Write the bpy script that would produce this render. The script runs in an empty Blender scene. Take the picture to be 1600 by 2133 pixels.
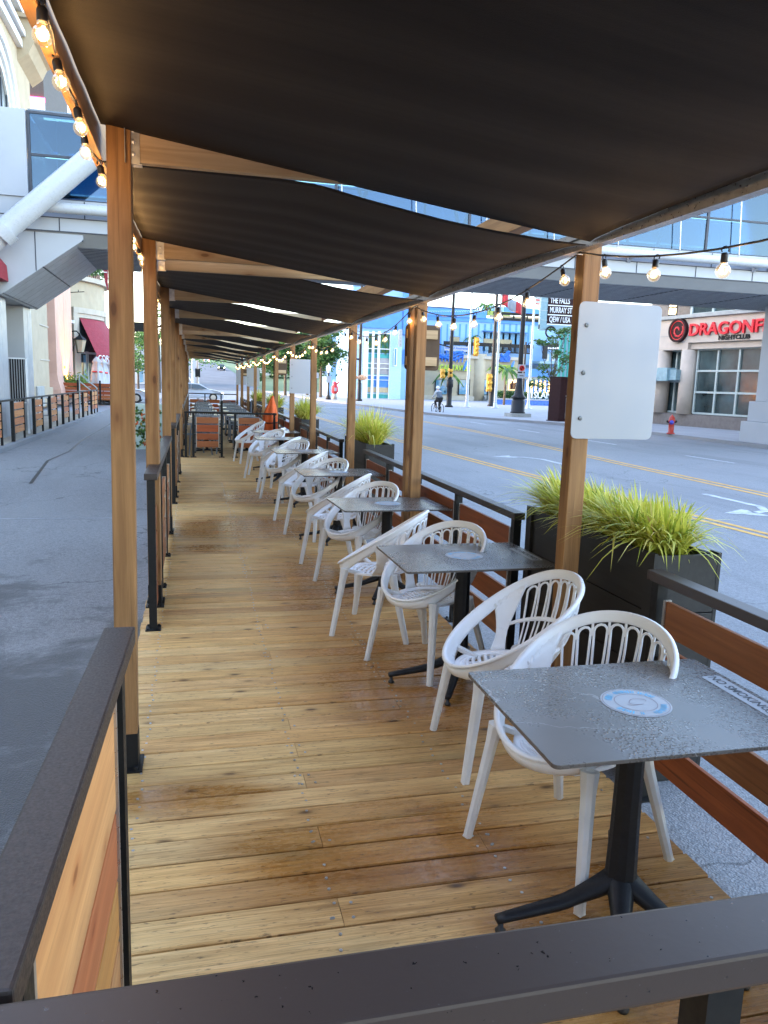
import bpy, bmesh, math, random
from mathutils import Vector, Matrix
R_ = math.radians
rng = random.Random(7)
SC = bpy.context.scene
COL = SC.collection

# ------------------------------------------------------------------ camera model (fitted to the photograph)
FPX = 1613.4; CX, CY = 800.0, 1066.5; EYE = 1.7
def _rot(yaw, pit, rol):
    cy, sy, cp, sp, cr, sr = math.cos(yaw), math.sin(yaw), math.cos(pit), math.sin(pit), math.cos(rol), math.sin(rol)
    A = Matrix(((cy, -sy, 0), (0, 0, -1), (sy, cy, 0)))
    P = Matrix(((1, 0, 0), (0, cp, -sp), (0, sp, cp)))
    Q = Matrix(((cr, -sr, 0), (sr, cr, 0), (0, 0, 1)))
    return Q @ P @ A
MC = _rot(0.242153, 0.163694, 0.032037)
MT = MC.transposed()
def ray(u, v): return MT @ Vector(((u-CX)/FPX, (v-CY)/FPX, 1.0))
def onz(u, v, z=0.0):
    d = ray(u, v); t = (z-EYE)/d.z; return Vector((0, 0, EYE)) + d*t
def ony(u, v, y):
    d = ray(u, v); t = y/d.y; return Vector((0, 0, EYE)) + d*t
def onx(u, v, x):
    d = ray(u, v); t = x/d.x; return Vector((0, 0, EYE)) + d*t

# ------------------------------------------------------------------ materials
def rgb(c): return (c[0], c[1], c[2], 1.0)
class NT:
    def __init__(s, name):
        s.m = bpy.data.materials.new(name); s.m.use_nodes = True
        s.t = s.m.node_tree; s.b = s.t.nodes['Principled BSDF']; s.out = s.t.nodes['Material Output']
    def n(s, kind, **kw):
        x = s.t.nodes.new(kind)
        for k, v in kw.items():
            if hasattr(x, k) and not k[0].isupper(): setattr(x, k, v)
        return x
    def l(s, a, b): s.t.links.new(a, b)
    def val(s, sock, v):
        if isinstance(v, bpy.types.NodeSocket): s.l(v, sock)
        else: sock.default_value = v
    def noise(s, vec=None, scale=5, detail=4, rough=.55, dist=0):
        x = s.n('ShaderNodeTexNoise'); x.inputs['Scale'].default_value = scale; x.inputs['Detail'].default_value = detail
        x.inputs['Roughness'].default_value = rough; x.inputs['Distortion'].default_value = dist
        if vec is not None: s.l(vec, x.inputs['Vector'])
        return x.outputs['Fac']
    def voro(s, vec=None, scale=5, feature='F1'):
        x = s.n('ShaderNodeTexVoronoi'); x.feature = feature; x.inputs['Scale'].default_value = scale
        if vec is not None: s.l(vec, x.inputs['Vector'])
        return x.outputs['Distance']
    def obj(s): return s.n('ShaderNodeTexCoord').outputs['Object']
    def pos(s): return s.n('ShaderNodeNewGeometry').outputs['Position']
    def mapv(s, vec, scale=(1, 1, 1), loc=(0, 0, 0), rot=(0, 0, 0)):
        x = s.n('ShaderNodeMapping'); s.l(vec, x.inputs['Vector'])
        x.inputs['Scale'].default_value = scale; x.inputs['Location'].default_value = loc; x.inputs['Rotation'].default_value = rot
        return x.outputs['Vector']
    def ramp(s, fac, stops):
        x = s.n('ShaderNodeValToRGB'); s.l(fac, x.inputs['Fac'])
        e = x.color_ramp.elements
        while len(e) > 1: e.remove(e[0])
        e[0].position = stops[0][0]; e[0].color = rgb(stops[0][1])
        for p, c in stops[1:]:
            k = e.new(p); k.color = rgb(c)
        return x.outputs['Color']
    def rng(s, fac, a, b, c=0, d=1):
        x = s.n('ShaderNodeMapRange'); s.l(fac, x.inputs['Value'])
        for k, v in zip(('From Min', 'From Max', 'To Min', 'To Max'), (a, b, c, d)): x.inputs[k].default_value = v
        return x.outputs['Result']
    def math(s, op, a, b=0.0):
        x = s.n('ShaderNodeMath'); x.operation = op; s.val(x.inputs[0], a); s.val(x.inputs[1], b); return x.outputs[0]
    def mix(s, fac, a, b, mode='MIX'):
        x = s.n('ShaderNodeMix'); x.data_type = 'RGBA'; x.blend_type = mode
        s.val(x.inputs[0], fac)
        s.val(x.inputs[6], rgb(a) if isinstance(a, (tuple, list)) else a)
        s.val(x.inputs[7], rgb(b) if isinstance(b, (tuple, list)) else b)
        return x.outputs[2]
    def attr(s, name):
        x = s.n('ShaderNodeAttribute'); x.attribute_name = name; return x.outputs['Fac']
    def bump(s, h, strength=.3, dist=.01):
        x = s.n('ShaderNodeBump'); x.inputs['Strength'].default_value = strength; x.inputs['Distance'].default_value = dist
        s.l(h, x.inputs['Height']); s.l(x.outputs['Normal'], s.b.inputs['Normal'])
    def set(s, **kw):
        for k, v in kw.items():
            i = s.b.inputs[{'base': 'Base Color', 'rough': 'Roughness', 'metal': 'Metallic', 'spec': 'Specular IOR Level',
                            'alpha': 'Alpha', 'emit': 'Emission Color', 'estr': 'Emission Strength', 'trans': 'Transmission Weight',
                            'coat': 'Coat Weight'}[k]]
            if isinstance(v, bpy.types.NodeSocket): s.l(v, i)
            elif isinstance(v, (tuple, list)): i.default_value = rgb(v)
            else: i.default_value = v
        return s
def plain(name, base, rough=.6, metal=0., var=.12, scale=6., spec=.5, bump=0.):
    k = NT(name); nz = k.noise(k.obj(), scale, 5)
    c = k.mix(k.rng(nz, .3, .7), [x*(1-var) for x in base], [min(1, x*(1+var)) for x in base])
    k.set(base=c, rough=rough, metal=metal, spec=spec)
    k.l(k.rng(k.noise(k.obj(), scale*3, 3), .3, .7, max(0.02, rough-.1), min(1, rough+.1)), k.b.inputs['Roughness'])
    if bump: k.bump(k.noise(k.obj(), scale*8, 4), bump, .01)
    return k.m
def emis(name, col, strength, sample=False):
    k = NT(name); k.set(base=(0, 0, 0), emit=col, estr=strength)
    if not sample: k.m.cycles.emission_sampling = 'NONE'
    return k.m
def wood(name, lo, hi, axis=2, tint=None, rough=.6, knots=True, grain=1.0):
    """timber: grain stretched along one axis, knots, and a per-board 'tint' attribute"""
    k = NT(name); sc = [22.*grain]*3; sc[axis] = 1.1
    v = k.mapv(k.obj(), tuple(sc))
    g = k.noise(v, 1.6, 6, .6, .6)
    c = k.mix(k.rng(g, .32, .68), lo, hi)
    sc2 = [9.]*3; sc2[axis] = .45
    g2 = k.noise(k.mapv(k.obj(), tuple(sc2)), 1.2, 3, .5, .8)
    c = k.mix(k.rng(g2, .35, .75, 0, .5), c, [x*.62 for x in lo])
    if knots:
        s3 = [9.]*3; s3[axis] = 3.6
        d = k.voro(k.mapv(k.obj(), tuple(s3), (3.1, 1.7, .4)), 1.0)
        c = k.mix(k.rng(d, .08, .13, .9, 0), c, [x*.2 for x in lo]); c = k.mix(k.rng(d, .13, .30, .5, 0), c, [lo[0]*.75, lo[1]*.55, lo[2]*.45])
    ck = [70.]*3; ck[axis] = 1.3; cz = k.noise(k.mapv(k.obj(), tuple(ck)), 1.0, 3, .5, .3); c = k.mix(k.rng(cz, .66, .72, 0, .6), c, [x*.35 for x in lo])
    t = k.attr('tint')
    if tint: c = k.mix(1.0, c, k.ramp(t, tint), 'MULTIPLY')
    k.set(base=c, rough=rough, spec=.35)
    k.bump(g, .15, .004)
    return k.m
M = {}
# deck boards: wet in places
def deck_mat():
    k = NT('deck_wood'); v = k.obj()
    g = k.noise(k.mapv(v, (1.3, 26, 26)), 1.5, 7, .62, .7)
    t = k.attr('tint')
    off = k.n('ShaderNodeCombineXYZ'); k.l(k.math('MULTIPLY', t, 37.0), off.inputs[0]); k.l(k.math('MULTIPLY', t, 11.), off.inputs[2])
    va = k.n('ShaderNodeVectorMath'); va.operation = 'ADD'; k.l(v, va.inputs[0]); k.l(off.outputs[0], va.inputs[1]); vv = va.outputs[0]
    g = k.noise(k.mapv(vv, (1.1, 24, 24)), 1.5, 7, .62, .9)
    c = k.ramp(g, [(.26, (.33, .19, .075)), (.40, (.60, .39, .17)), (.58, (.75, .515, .245)), (.75, (.85, .62, .34))])
    fg = k.noise(k.mapv(vv, (3., 130, 1)), 1.5, 5, .7)
    c = k.mix(k.rng(fg, .42, .66, 0, .5), c, (.20, .11, .04))
    c = k.mix(1.0, c, k.ramp(t, [(0, (.80, .67, .55)), (.18, (1.05, .90, .68)), (.32, (.96, .92, .85)), (.48, (1.10, 1.0, .86)), (.62, (.90, .83, .68)), (.78, (1.12, 1.04, .92)), (.9, (.88, .75, .64)), (1, (1.05, .9, .67))]), 'MULTIPLY')
    kn = k.voro(k.mapv(vv, (3.2, 7.5, 1)), 1.0)
    c = k.mix(k.rng(kn, .04, .13, .95, 0), c, (.07, .035, .015))
    c = k.mix(k.rng(kn, .08, .24, .30, 0), c, (.16, .075, .02))
    fl = k.noise(k.mapv(vv, (10, 60, 1)), 2.2, 4, .6)
    c = k.mix(k.rng(fl, .60, .68, 0, .75), c, (.10, .06, .03))
    # weathered grey and greenish bands
    wz = k.noise(k.mapv(vv, (.8, 2.4, 1)), 1.5, 4)
    c = k.mix(k.rng(wz, .55, .75, 0, .45), c, (.21, .18, .085))
    # wet patches
    p = k.pos(); nz = k.math('ADD', k.math('MULTIPLY', k.noise(k.mapv(vv, (1.0, 5, 1)), 1.6, 6, .6, .4), .65), k.math('MULTIPLY', k.noise(p, 1.1, 4), .35))
    def blob(x, y, rx, ry):
        mp = k.mapv(p, (1/rx, 1/ry, 0), (-x/rx, -y/ry, 0)); ln = k.n('ShaderNodeVectorMath'); ln.operation = 'LENGTH'; k.l(mp, ln.inputs[0])
        return k.rng(ln.outputs['Value'], 1.25, .35)
    w = blob(.55, 9.0, 1.1, .95)
    for a in ((.75, 2.55, .85, .5), (1.35, 1.9, .7, .7), (-.05, 3.05, .5, .22), (1.2, 4.2, .8, 1.2), (.15, 7.9, .7, .3), (1.0, 6.4, .6, 1.4), (.9, 11.4, .8, 1.0), (1.2, 1.1, .6, .3)):
        w = k.math('MAXIMUM', w, k.math('MULTIPLY', blob(*a), .8))
    wet = k.rng(k.math('ADD', k.math('MULTIPLY', w, .62), nz), .62, .95)
    wc = k.mix(1.0, c, (.58, .44, .29), 'MULTIPLY')
    c = k.mix(wet, c, wc)
    k.set(base=c, spec=.4)
    sp = k.noise(k.mapv(p, (14, 30, 1)), 2.0, 4)
    r1 = k.math('MULTIPLY', wet, k.rng(sp, .42, .58, .55, 1))
    k.l(k.rng(r1, 0, 1, .62, .13), k.b.inputs['Roughness'])
    bz = k.math('ADD', g, k.math('MULTIPLY', k.noise(k.mapv(p, (40, 90, 1)), 2, 3), .6))
    k.bump(bz, .28, .004)
    return k.m
M['deck'] = deck_mat()
M['post'] = wood('treated_timber', (.20, .095, .034), (.38, .20, .078), 2)
M['beamY'] = wood('treated_timber_beam', (.30, .145, .05), (.50, .27, .10), 1)
M['rafter'] = wood('treated_timber_rafter', (.44, .30, .16), (.66, .48, .29), 0)
TINTS = [(0, (1.0, .62, .45)), (.3, (1, 1, 1)), (.55, (.85, .50, .42)), (.8, (1.05, 1.1, .75)), (1, (.8, .6, .5))]
M['slatY'] = wood('stained_slat', (.21, .080, .030), (.34, .135, .050), 1, TINTS, .6)
M['slatX'] = wood('stained_slat_cross', (.30, .09, .03), (.42, .14, .045), 0, TINTS, .5)
M['slatpale'] = wood('pale_stained_slat', (.50, .22, .085), (.66, .33, .13), 1, [(0, (1, 1, 1)), (.34, (.84, .54, .50)), (.67, (1., .95, .66)), (1, (1, .92, .85))], .5)
def shade_mat():
    k = NT('shade_cloth'); o = k.obj()
    g = k.noise(k.mapv(o, (.35, 13, 1)), 2.2, 4, .65)
    f = k.noise(k.mapv(o, (60, 60, 60)), 6, 2)
    c = k.mix(k.rng(g, .3, .7), (.0055, .0038, .0032), (.017, .0115, .0095))
    c = k.mix(k.rng(f, .35, .7, 0, .4), c, (.022, .015, .012))
    k.set(base=c, rough=.75, spec=.25); k.bump(f, .25, .003)
    return k.m
M['shade'] = shade_mat()
def asphalt(name, lo, hi, patch, wetc=None, bumpy=.5, spk=130):
    k = NT(name); p = k.pos()
    a = k.math('ADD', k.math('MULTIPLY', k.noise(p, spk, 3, .7), .5), k.math('MULTIPLY', k.noise(p, 38, 4, .75), .5)); b = k.noise(p, .35, 6, .6); cst = k.noise(k.mapv(p, (.6, .08, 1)), 1.6, 4)
    v = k.voro(p, spk*.7)
    c = k.mix(k.rng(a, .38, .62), lo, hi)
    c = k.mix(k.rng(v, .05, .3, .35, 0), c, [min(1, x*2.1) for x in hi])
    c = k.mix(k.rng(b, .45, .65, 0, .55), c, patch)
    c = k.mix(k.rng(cst, .5, .7, 0, .35), c, [x*.75 for x in lo])
    # hairline cracks
    cr = k.n('ShaderNodeTexVoronoi'); cr.feature = 'DISTANCE_TO_EDGE'; cr.inputs['Scale'].default_value = .22
    dz = k.n('ShaderNodeVectorMath'); dz.operation = 'ADD'; k.l(p, dz.inputs[0])
    nzc = k.n('ShaderNodeTexNoise'); nzc.inputs['Scale'].default_value = 1.4; nzc.inputs['Detail'].default_value = 5; k.l(p, nzc.inputs['Vector'])
    k.l(nzc.outputs['Color'], dz.inputs[1]); k.l(dz.outputs[0], cr.inputs['Vector'])
    c = k.mix(k.rng(cr.outputs['Distance'], .0005, .003, .6, 0), c, [x*.35 for x in lo])
    k.set(base=c, spec=.22)
    if wetc:
        w = k.noise(k.mapv(p, (.8, .9, 1)), 1.3, 9, .72, .4); mp = k.mapv(p, (1/2.2, 1/3.6, 0), (1.7/2.2, -3.6/3.6, 0)); ln = k.n('ShaderNodeVectorMath'); ln.operation = 'LENGTH'; k.l(mp, ln.inputs[0]); w = k.math('ADD', w, k.rng(ln.outputs['Value'], .3, 1.3, .22, -.03)); wet = k.rng(w, .56, .68)
        c2 = k.mix(wet, c, wetc); k.l(c2, k.b.inputs['Base Color'])
        k.l(k.rng(wet, 0, 1, .85, .45), k.b.inputs['Roughness'])
    else: k.l(k.rng(b, .3, .7, .88, .6), k.b.inputs['Roughness'])
    k.bump(k.math('ADD', a, v), bumpy, .006)
    return k.m
M['streetfar'] = plain('far_street_asphalt', (.15, .155, .17), .95, var=.15, scale=.3, spec=.08)
M['street'] = asphalt('street_asphalt', (.14, .142, .15), (.29, .29, .30), (.21, .212, .222))
M['drive'] = asphalt('driveway_asphalt', (.15, .148, .148), (.34, .33, .325), (.26, .255, .25), (.085, .083, .084), .8)
def concrete(name, base, joint=0):
    k = NT(name); p = k.pos(); a = k.noise(p, 40, 4); b = k.noise(p, .7, 5)
    c = k.mix(k.rng(a, .3, .7), [x*.85 for x in base], [x*1.1 for x in base])
    c = k.mix(k.rng(b, .4, .7, 0, .5), c, [x*.72 for x in base])
    if joint:
        br = k.n('ShaderNodeTexBrick'); br.offset = 0; k.l(k.mapv(p, (1, 1, 1)), br.inputs['Vector'])
        br.inputs['Scale'].default_value = 1.0; br.inputs['Brick Width'].default_value = joint; br.inputs['Row Height'].default_value = joint
        br.inputs['Mortar Size'].default_value = .012
        c = k.mix(br.outputs['Fac'], c, [x*.5 for x in base])
    k.set(base=c, rough=.85); k.bump(a, .2, .004); return k.m
M['walk'] = concrete('pavement_concrete', (.31, .31, .33), 1.6)
M['curb'] = concrete('kerb_concrete', (.26, .26, .27))
M['paintw'] = plain('road_paint_white', (.42, .43, .45), .8, var=.35, scale=9)
M['painty'] = plain('road_paint_yellow', (.55, .30, .07), .8, var=.25, scale=9)
M['black'] = plain('black_powder_coat', (.009, .009, .0095), .5, var=.2, scale=20, spec=.25)
M['cap'] = plain('dark_brown_cap', (.025, .0165, .015), .48, var=.3, scale=60, bump=.05)
def wetcap():
    k = NT('wet_cap'); o = k.obj()
    d = k.noise(o, 75, 3, .6); c = k.mix(k.rng(d, .69, .71), (.046, .031, .027), (.018, .015, .015))
    s = k.voro(o, 60)
    c = k.mix(k.rng(s, .02, .08, .5, 0), c, (.12, .12, .13))
    k.set(base=c, rough=.36, spec=.5)
    k.l(k.rng(d, .69, .71, .42, .2), k.b.inputs['Roughness']); k.bump(d, .06, .003); return k.m
M['wetcap'] = wetcap()
M['galv'] = plain('galvanised_steel', (.55, .56, .58), .38, .85, .2, 30)
M['alu'] = plain('brushed_aluminium', (.42, .40, .385), .34, .75, .15, 20)
M['plastic'] = plain('white_plastic', (.80, .80, .82), .36, var=.06, scale=5)
M['leg'] = plain('offwhite_plastic_leg', (.66, .66, .66), .42, var=.06, scale=12)
M['iron'] = plain('black_cast_iron', (.012, .0125, .015), .5, var=.2, scale=40, spec=.3)
def stone_top():
    k = NT('grey_stone_laminate'); o = k.obj(); p = k.pos()
    c = k.mix(k.rng(k.noise(p, 3.5, 6), .3, .7), (.078, .066, .060), (.108, .094, .086))
    # pale veins
    w = k.n('ShaderNodeTexVoronoi'); w.feature = 'DISTANCE_TO_EDGE'; w.inputs['Scale'].default_value = 1.9
    nz = k.n('ShaderNodeTexNoise'); nz.inputs['Scale'].default_value = 3.; nz.inputs['Detail'].default_value = 6; k.l(p, nz.inputs['Vector'])
    sc = k.n('ShaderNodeVectorMath'); sc.operation = 'MULTIPLY_ADD'; k.l(nz.outputs['Color'], sc.inputs[0]); sc.inputs[1].default_value = (.35, .35, .35); k.l(p, sc.inputs[2])
    k.l(sc.outputs[0], w.inputs['Vector'])
    c = k.mix(k.rng(w.outputs['Distance'], .0008, .005, .5, 0), c, (.42, .41, .41))
    # rain drops
    dr = k.voro(k.mapv(p, (1, .8, 1)), 95); area = k.rng(k.noise(p, 2.6, 3), .40, .54)
    drop = k.math('MULTIPLY', k.rng(dr, .55, .25), area)
    c = k.mix(k.math('MULTIPLY', drop, .3), c, (.06, .055, .053))
    k.set(base=c, spec=.5); k.l(k.rng(drop, .1, .6, .34, .10), k.b.inputs['Roughness'])
    k.bump(drop, .35, .003); return k.m
M['stone'] = stone_top()
M['board'] = plain('white_sign_board', (.35, .365, .40), .45, var=.02, scale=2)
M['planter'] = wood('black_stained_planter', (.012, .012, .013), (.022, .022, .023), 1, None, .5, False)
M['soil'] = plain('dark_soil', (.05, .033, .022), .95, var=.5, scale=40, bump=.8)
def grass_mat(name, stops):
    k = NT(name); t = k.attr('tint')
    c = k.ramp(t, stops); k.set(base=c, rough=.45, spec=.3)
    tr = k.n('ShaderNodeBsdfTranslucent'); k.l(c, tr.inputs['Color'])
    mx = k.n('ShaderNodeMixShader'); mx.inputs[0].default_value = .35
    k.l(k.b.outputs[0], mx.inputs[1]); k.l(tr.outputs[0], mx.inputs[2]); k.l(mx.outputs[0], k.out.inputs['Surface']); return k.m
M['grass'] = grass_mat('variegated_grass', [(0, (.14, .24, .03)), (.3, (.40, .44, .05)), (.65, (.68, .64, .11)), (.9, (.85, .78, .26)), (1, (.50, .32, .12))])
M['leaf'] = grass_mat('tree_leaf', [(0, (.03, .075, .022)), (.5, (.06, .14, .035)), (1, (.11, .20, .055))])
M['leafdark'] = grass_mat('dark_tree_leaf', [(0, (.022, .055, .025)), (.5, (.04, .095, .035)), (1, (.07, .14, .05))])
M['palm'] = grass_mat('palm_leaf', [(0, (.04, .10, .03)), (.6, (.10, .22, .05)), (1, (.25, .33, .08))])
M['bark'] = plain('bark', (.09, .065, .045), .9, var=.4, scale=14, bump=.5)
def bulb_glass():
    k = NT('bulb_glass')
    t = k.n('ShaderNodeBsdfTransparent'); t.inputs[0].default_value = (1, .93, .82, 1)
    g = k.n('ShaderNodeBsdfGlossy'); g.inputs['Roughness'].default_value = .03
    lw = k.n('ShaderNodeLayerWeight'); lw.inputs[0].default_value = .25
    mx = k.n('ShaderNodeMixShader'); k.l(k.rng(lw.outputs['Facing'], 0, 1, .05, .75), mx.inputs[0]); k.l(t.outputs[0], mx.inputs[1]); k.l(g.outputs[0], mx.inputs[2])
    e = k.n('ShaderNodeEmission'); e.inputs[0].default_value = (1, .60, .22, 1); e.inputs[1].default_value = .016
    ad = k.n('ShaderNodeAddShader'); k.l(mx.outputs[0], ad.inputs[0]); k.l(e.outputs[0], ad.inputs[1])
    k.l(ad.outputs[0], k.out.inputs['Surface']); k.m.cycles.emission_sampling = 'NONE'; return k.m
M['bulb'] = bulb_glass()
M['filament'] = emis('filament', (1, .62, .22), 3)
def glass(name, tint, refl=.35, rough=.03, gc=(.85, .93, 1)):
    k = NT(name)
    t = k.n('ShaderNodeBsdfTransparent'); t.inputs[0].default_value = rgb(tint)
    g = k.n('ShaderNodeBsdfGlossy'); g.inputs['Roughness'].default_value = rough; g.inputs[0].default_value = rgb(gc)
    lw = k.n('ShaderNodeFresnel'); lw.inputs[0].default_value = 1.6
    mx = k.n('ShaderNodeMixShader'); k.l(k.rng(lw.outputs[0], 0, 1, refl*.5, 1), mx.inputs[0]); k.l(t.outputs[0], mx.inputs[1]); k.l(g.outputs[0], mx.inputs[2])
    k.l(mx.outputs[0], k.out.inputs['Surface']); return k.m
M['bridgeglass'] = glass('bridge_glass', (.19, .33, .45), .09, gc=(.55, .72, .90))
M['roofglass'] = glass('roof_glass', (.45, .6, .72), .2)
M['glassdark'] = plain('dark_window_glass', (.035, .05, .055), .06, var=.4, scale=1.2, spec=.8)
M['glassblue'] = plain('blue_window_glass', (.10, .25, .36), .08, var=.3, scale=.6, spec=.8)
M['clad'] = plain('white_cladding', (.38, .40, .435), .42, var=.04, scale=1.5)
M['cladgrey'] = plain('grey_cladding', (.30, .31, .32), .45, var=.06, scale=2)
M['joint'] = plain('dark_joint', (.05, .055, .07), .6)
M['pipe'] = plain('white_painted_pipe', (.48, .50, .53), .32, var=.03)
M['cream'] = plain('cream_render', (.42, .345, .24), .85, var=.08, scale=1.5, bump=.15)
M['creamdark'] = plain('beige_trim', (.46, .40, .32), .8, var=.08, scale=2)
M['pink'] = plain('pink_render', (.60, .36, .27), .85, var=.08, scale=1.2, bump=.15)
M['redcol'] = plain('red_brown_render', (.42, .12, .085), .8, var=.08, scale=1)
M['awning'] = plain('dark_red_awning', (.27, .022, .035), .75, var=.1, scale=3)
M['white'] = plain('white_paint', (.75, .75, .75), .5, var=.05)
M['grey'] = plain('grey_stone', (.33, .33, .31), .85, var=.15, scale=4, bump=.2)
M['greychair'] = plain('grey_metal_chair', (.20, .215, .235), .42, .35, .1, 10)
M['paletop'] = wood('pale_tabletop', (.46, .38, .27), (.62, .53, .40), 0, None, .35, False)
M['orange'] = plain('orange_cloth', (.62, .10, .015), .75, var=.15, scale=8, bump=.3)
M['socket'] = plain('black_socket', (.012, .011, .012), .5)
M['bluewall'] = plain('light_blue_wall', (.24, .41, .64), .7, var=.06, scale=.5)
M['bluemid'] = plain('mid_blue_paint', (.075, .24, .60), .6, var=.1, scale=.8)
M['bluedeep'] = plain('deep_blue_tiles', (.02, .13, .52), .35, var=.5, scale=6)
M['teal'] = plain('teal_paint', (.03, .30, .25), .5)
M['stonewall'] = plain('pale_limestone', (.47, .40, .335), .85, var=.1, scale=1.5, bump=.2)
M['stonedark'] = plain('granite_base', (.13, .115, .11), .5, var=.2, scale=6)
M['mullion'] = plain('green_grey_mullion', (.36, .42, .41), .45, var=.05)
M['red'] = plain('red_letters', (.65, .015, .02), .35, var=.05)
M['hydrant'] = plain('hydrant_red', (.40, .035, .02), .45, var=.15, scale=20)
M['hydblue'] = plain('hydrant_blue', (.05, .07, .55), .45)
M['signal'] = plain('signal_yellow', (.62, .32, .03), .5)
M['brownsign'] = plain('maroon_sign_panel', (.030, .012, .013), .6, spec=.15)
M['lime'] = plain('lime_letters', (.42, .58, .03), .5)
M['skin'] = plain('skin', (.50, .30, .22), .6)
M['cloth_w'] = plain('pale_grey_cloth', (.50, .51, .53), .85, var=.08)
M['cloth_g'] = plain('grey_backpack', (.13, .16, .20), .8)
M['cloth_b'] = plain('black_cloth', (.015, .015, .018), .85)
M['carwhite'] = plain('white_car_paint', (.42, .44, .48), .2, var=.02)
M['rubber'] = plain('rubber', (.015, .015, .015), .8)
M['tail'] = emis('tail_lamp', (1, .08, .04), 5)
M['headlamp'] = emis('warm_lamp', (1, .85, .6), 6)
M['warmlit'] = emis('warm_lit_panel', (1, .72, .38), 1.6)
M['cool'] = emis('lit_strip', (1, .8, .5), 2.0)
M['neon'] = emis('pink_neon', (1, .05, .25), 1.6)
M['hill'] = plain('far_hillside', (.10, .15, .07), .95, var=.4, scale=.05)
M['bg'] = plain('pale_far_building', (.48, .47, .45), .85, var=.08, scale=.4)
M['flagred'] = plain('flag_red', (.50, .03, .04), .7)
M['lav'] = plain('blue_banner', (.06, .14, .42), .6)
M['sand'] = plain('sand_paint', (.55, .42, .25), .7)
EXPO = 3.65
M['glassclub'] = plain('nightclub_window_glass', (.045, .07, .072), .05, var=.6, scale=.8, spec=.9)
M['redlit'] = plain('red_channel_letters', (.72, .012, .03), .3, var=.05)
M['boxteal'] = plain('teal_grey_panel', (.22, .34, .38), .45)
M['bluewhite'] = plain('pale_blue_trim', (.45, .66, .85), .6)
M['bluedim'] = plain('recess_shade_and_figure_blue', (.12, .28, .46), .7)  # wall blue darkened for the shade of the recess; also colours the poster figures
M['paleblue'] = plain('pale_blue_paint', (.38, .56, .80), .6)
M['paleglass'] = plain('pale_green_glass', (.35, .48, .48), .2)
M['warmdim'] = emis('warm_shop_window', (1, .6, .25), .5)
M['limey'] = plain('lime_wall', (.38, .45, .10), .7)
M['muraldark'] = plain('mural_dark_green', (.03, .16, .14), .5, var=.5, scale=.8)
M['muralteal'] = plain('mural_teal', (.05, .36, .34), .5, var=.15)
M['muralgrey'] = plain('mural_grey_rock', (.36, .34, .34), .6, var=.3, scale=1)
M['muralfish'] = plain('painted_fish', (.60, .32, .18), .6, var=.5, scale=6)

M['bolt'] = plain('dull_bolt', (.16, .17, .18), .4, .6)
M['parasol'] = plain('parasol_canvas', (.46, .47, .50), .8, var=.1, scale=4)
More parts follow.
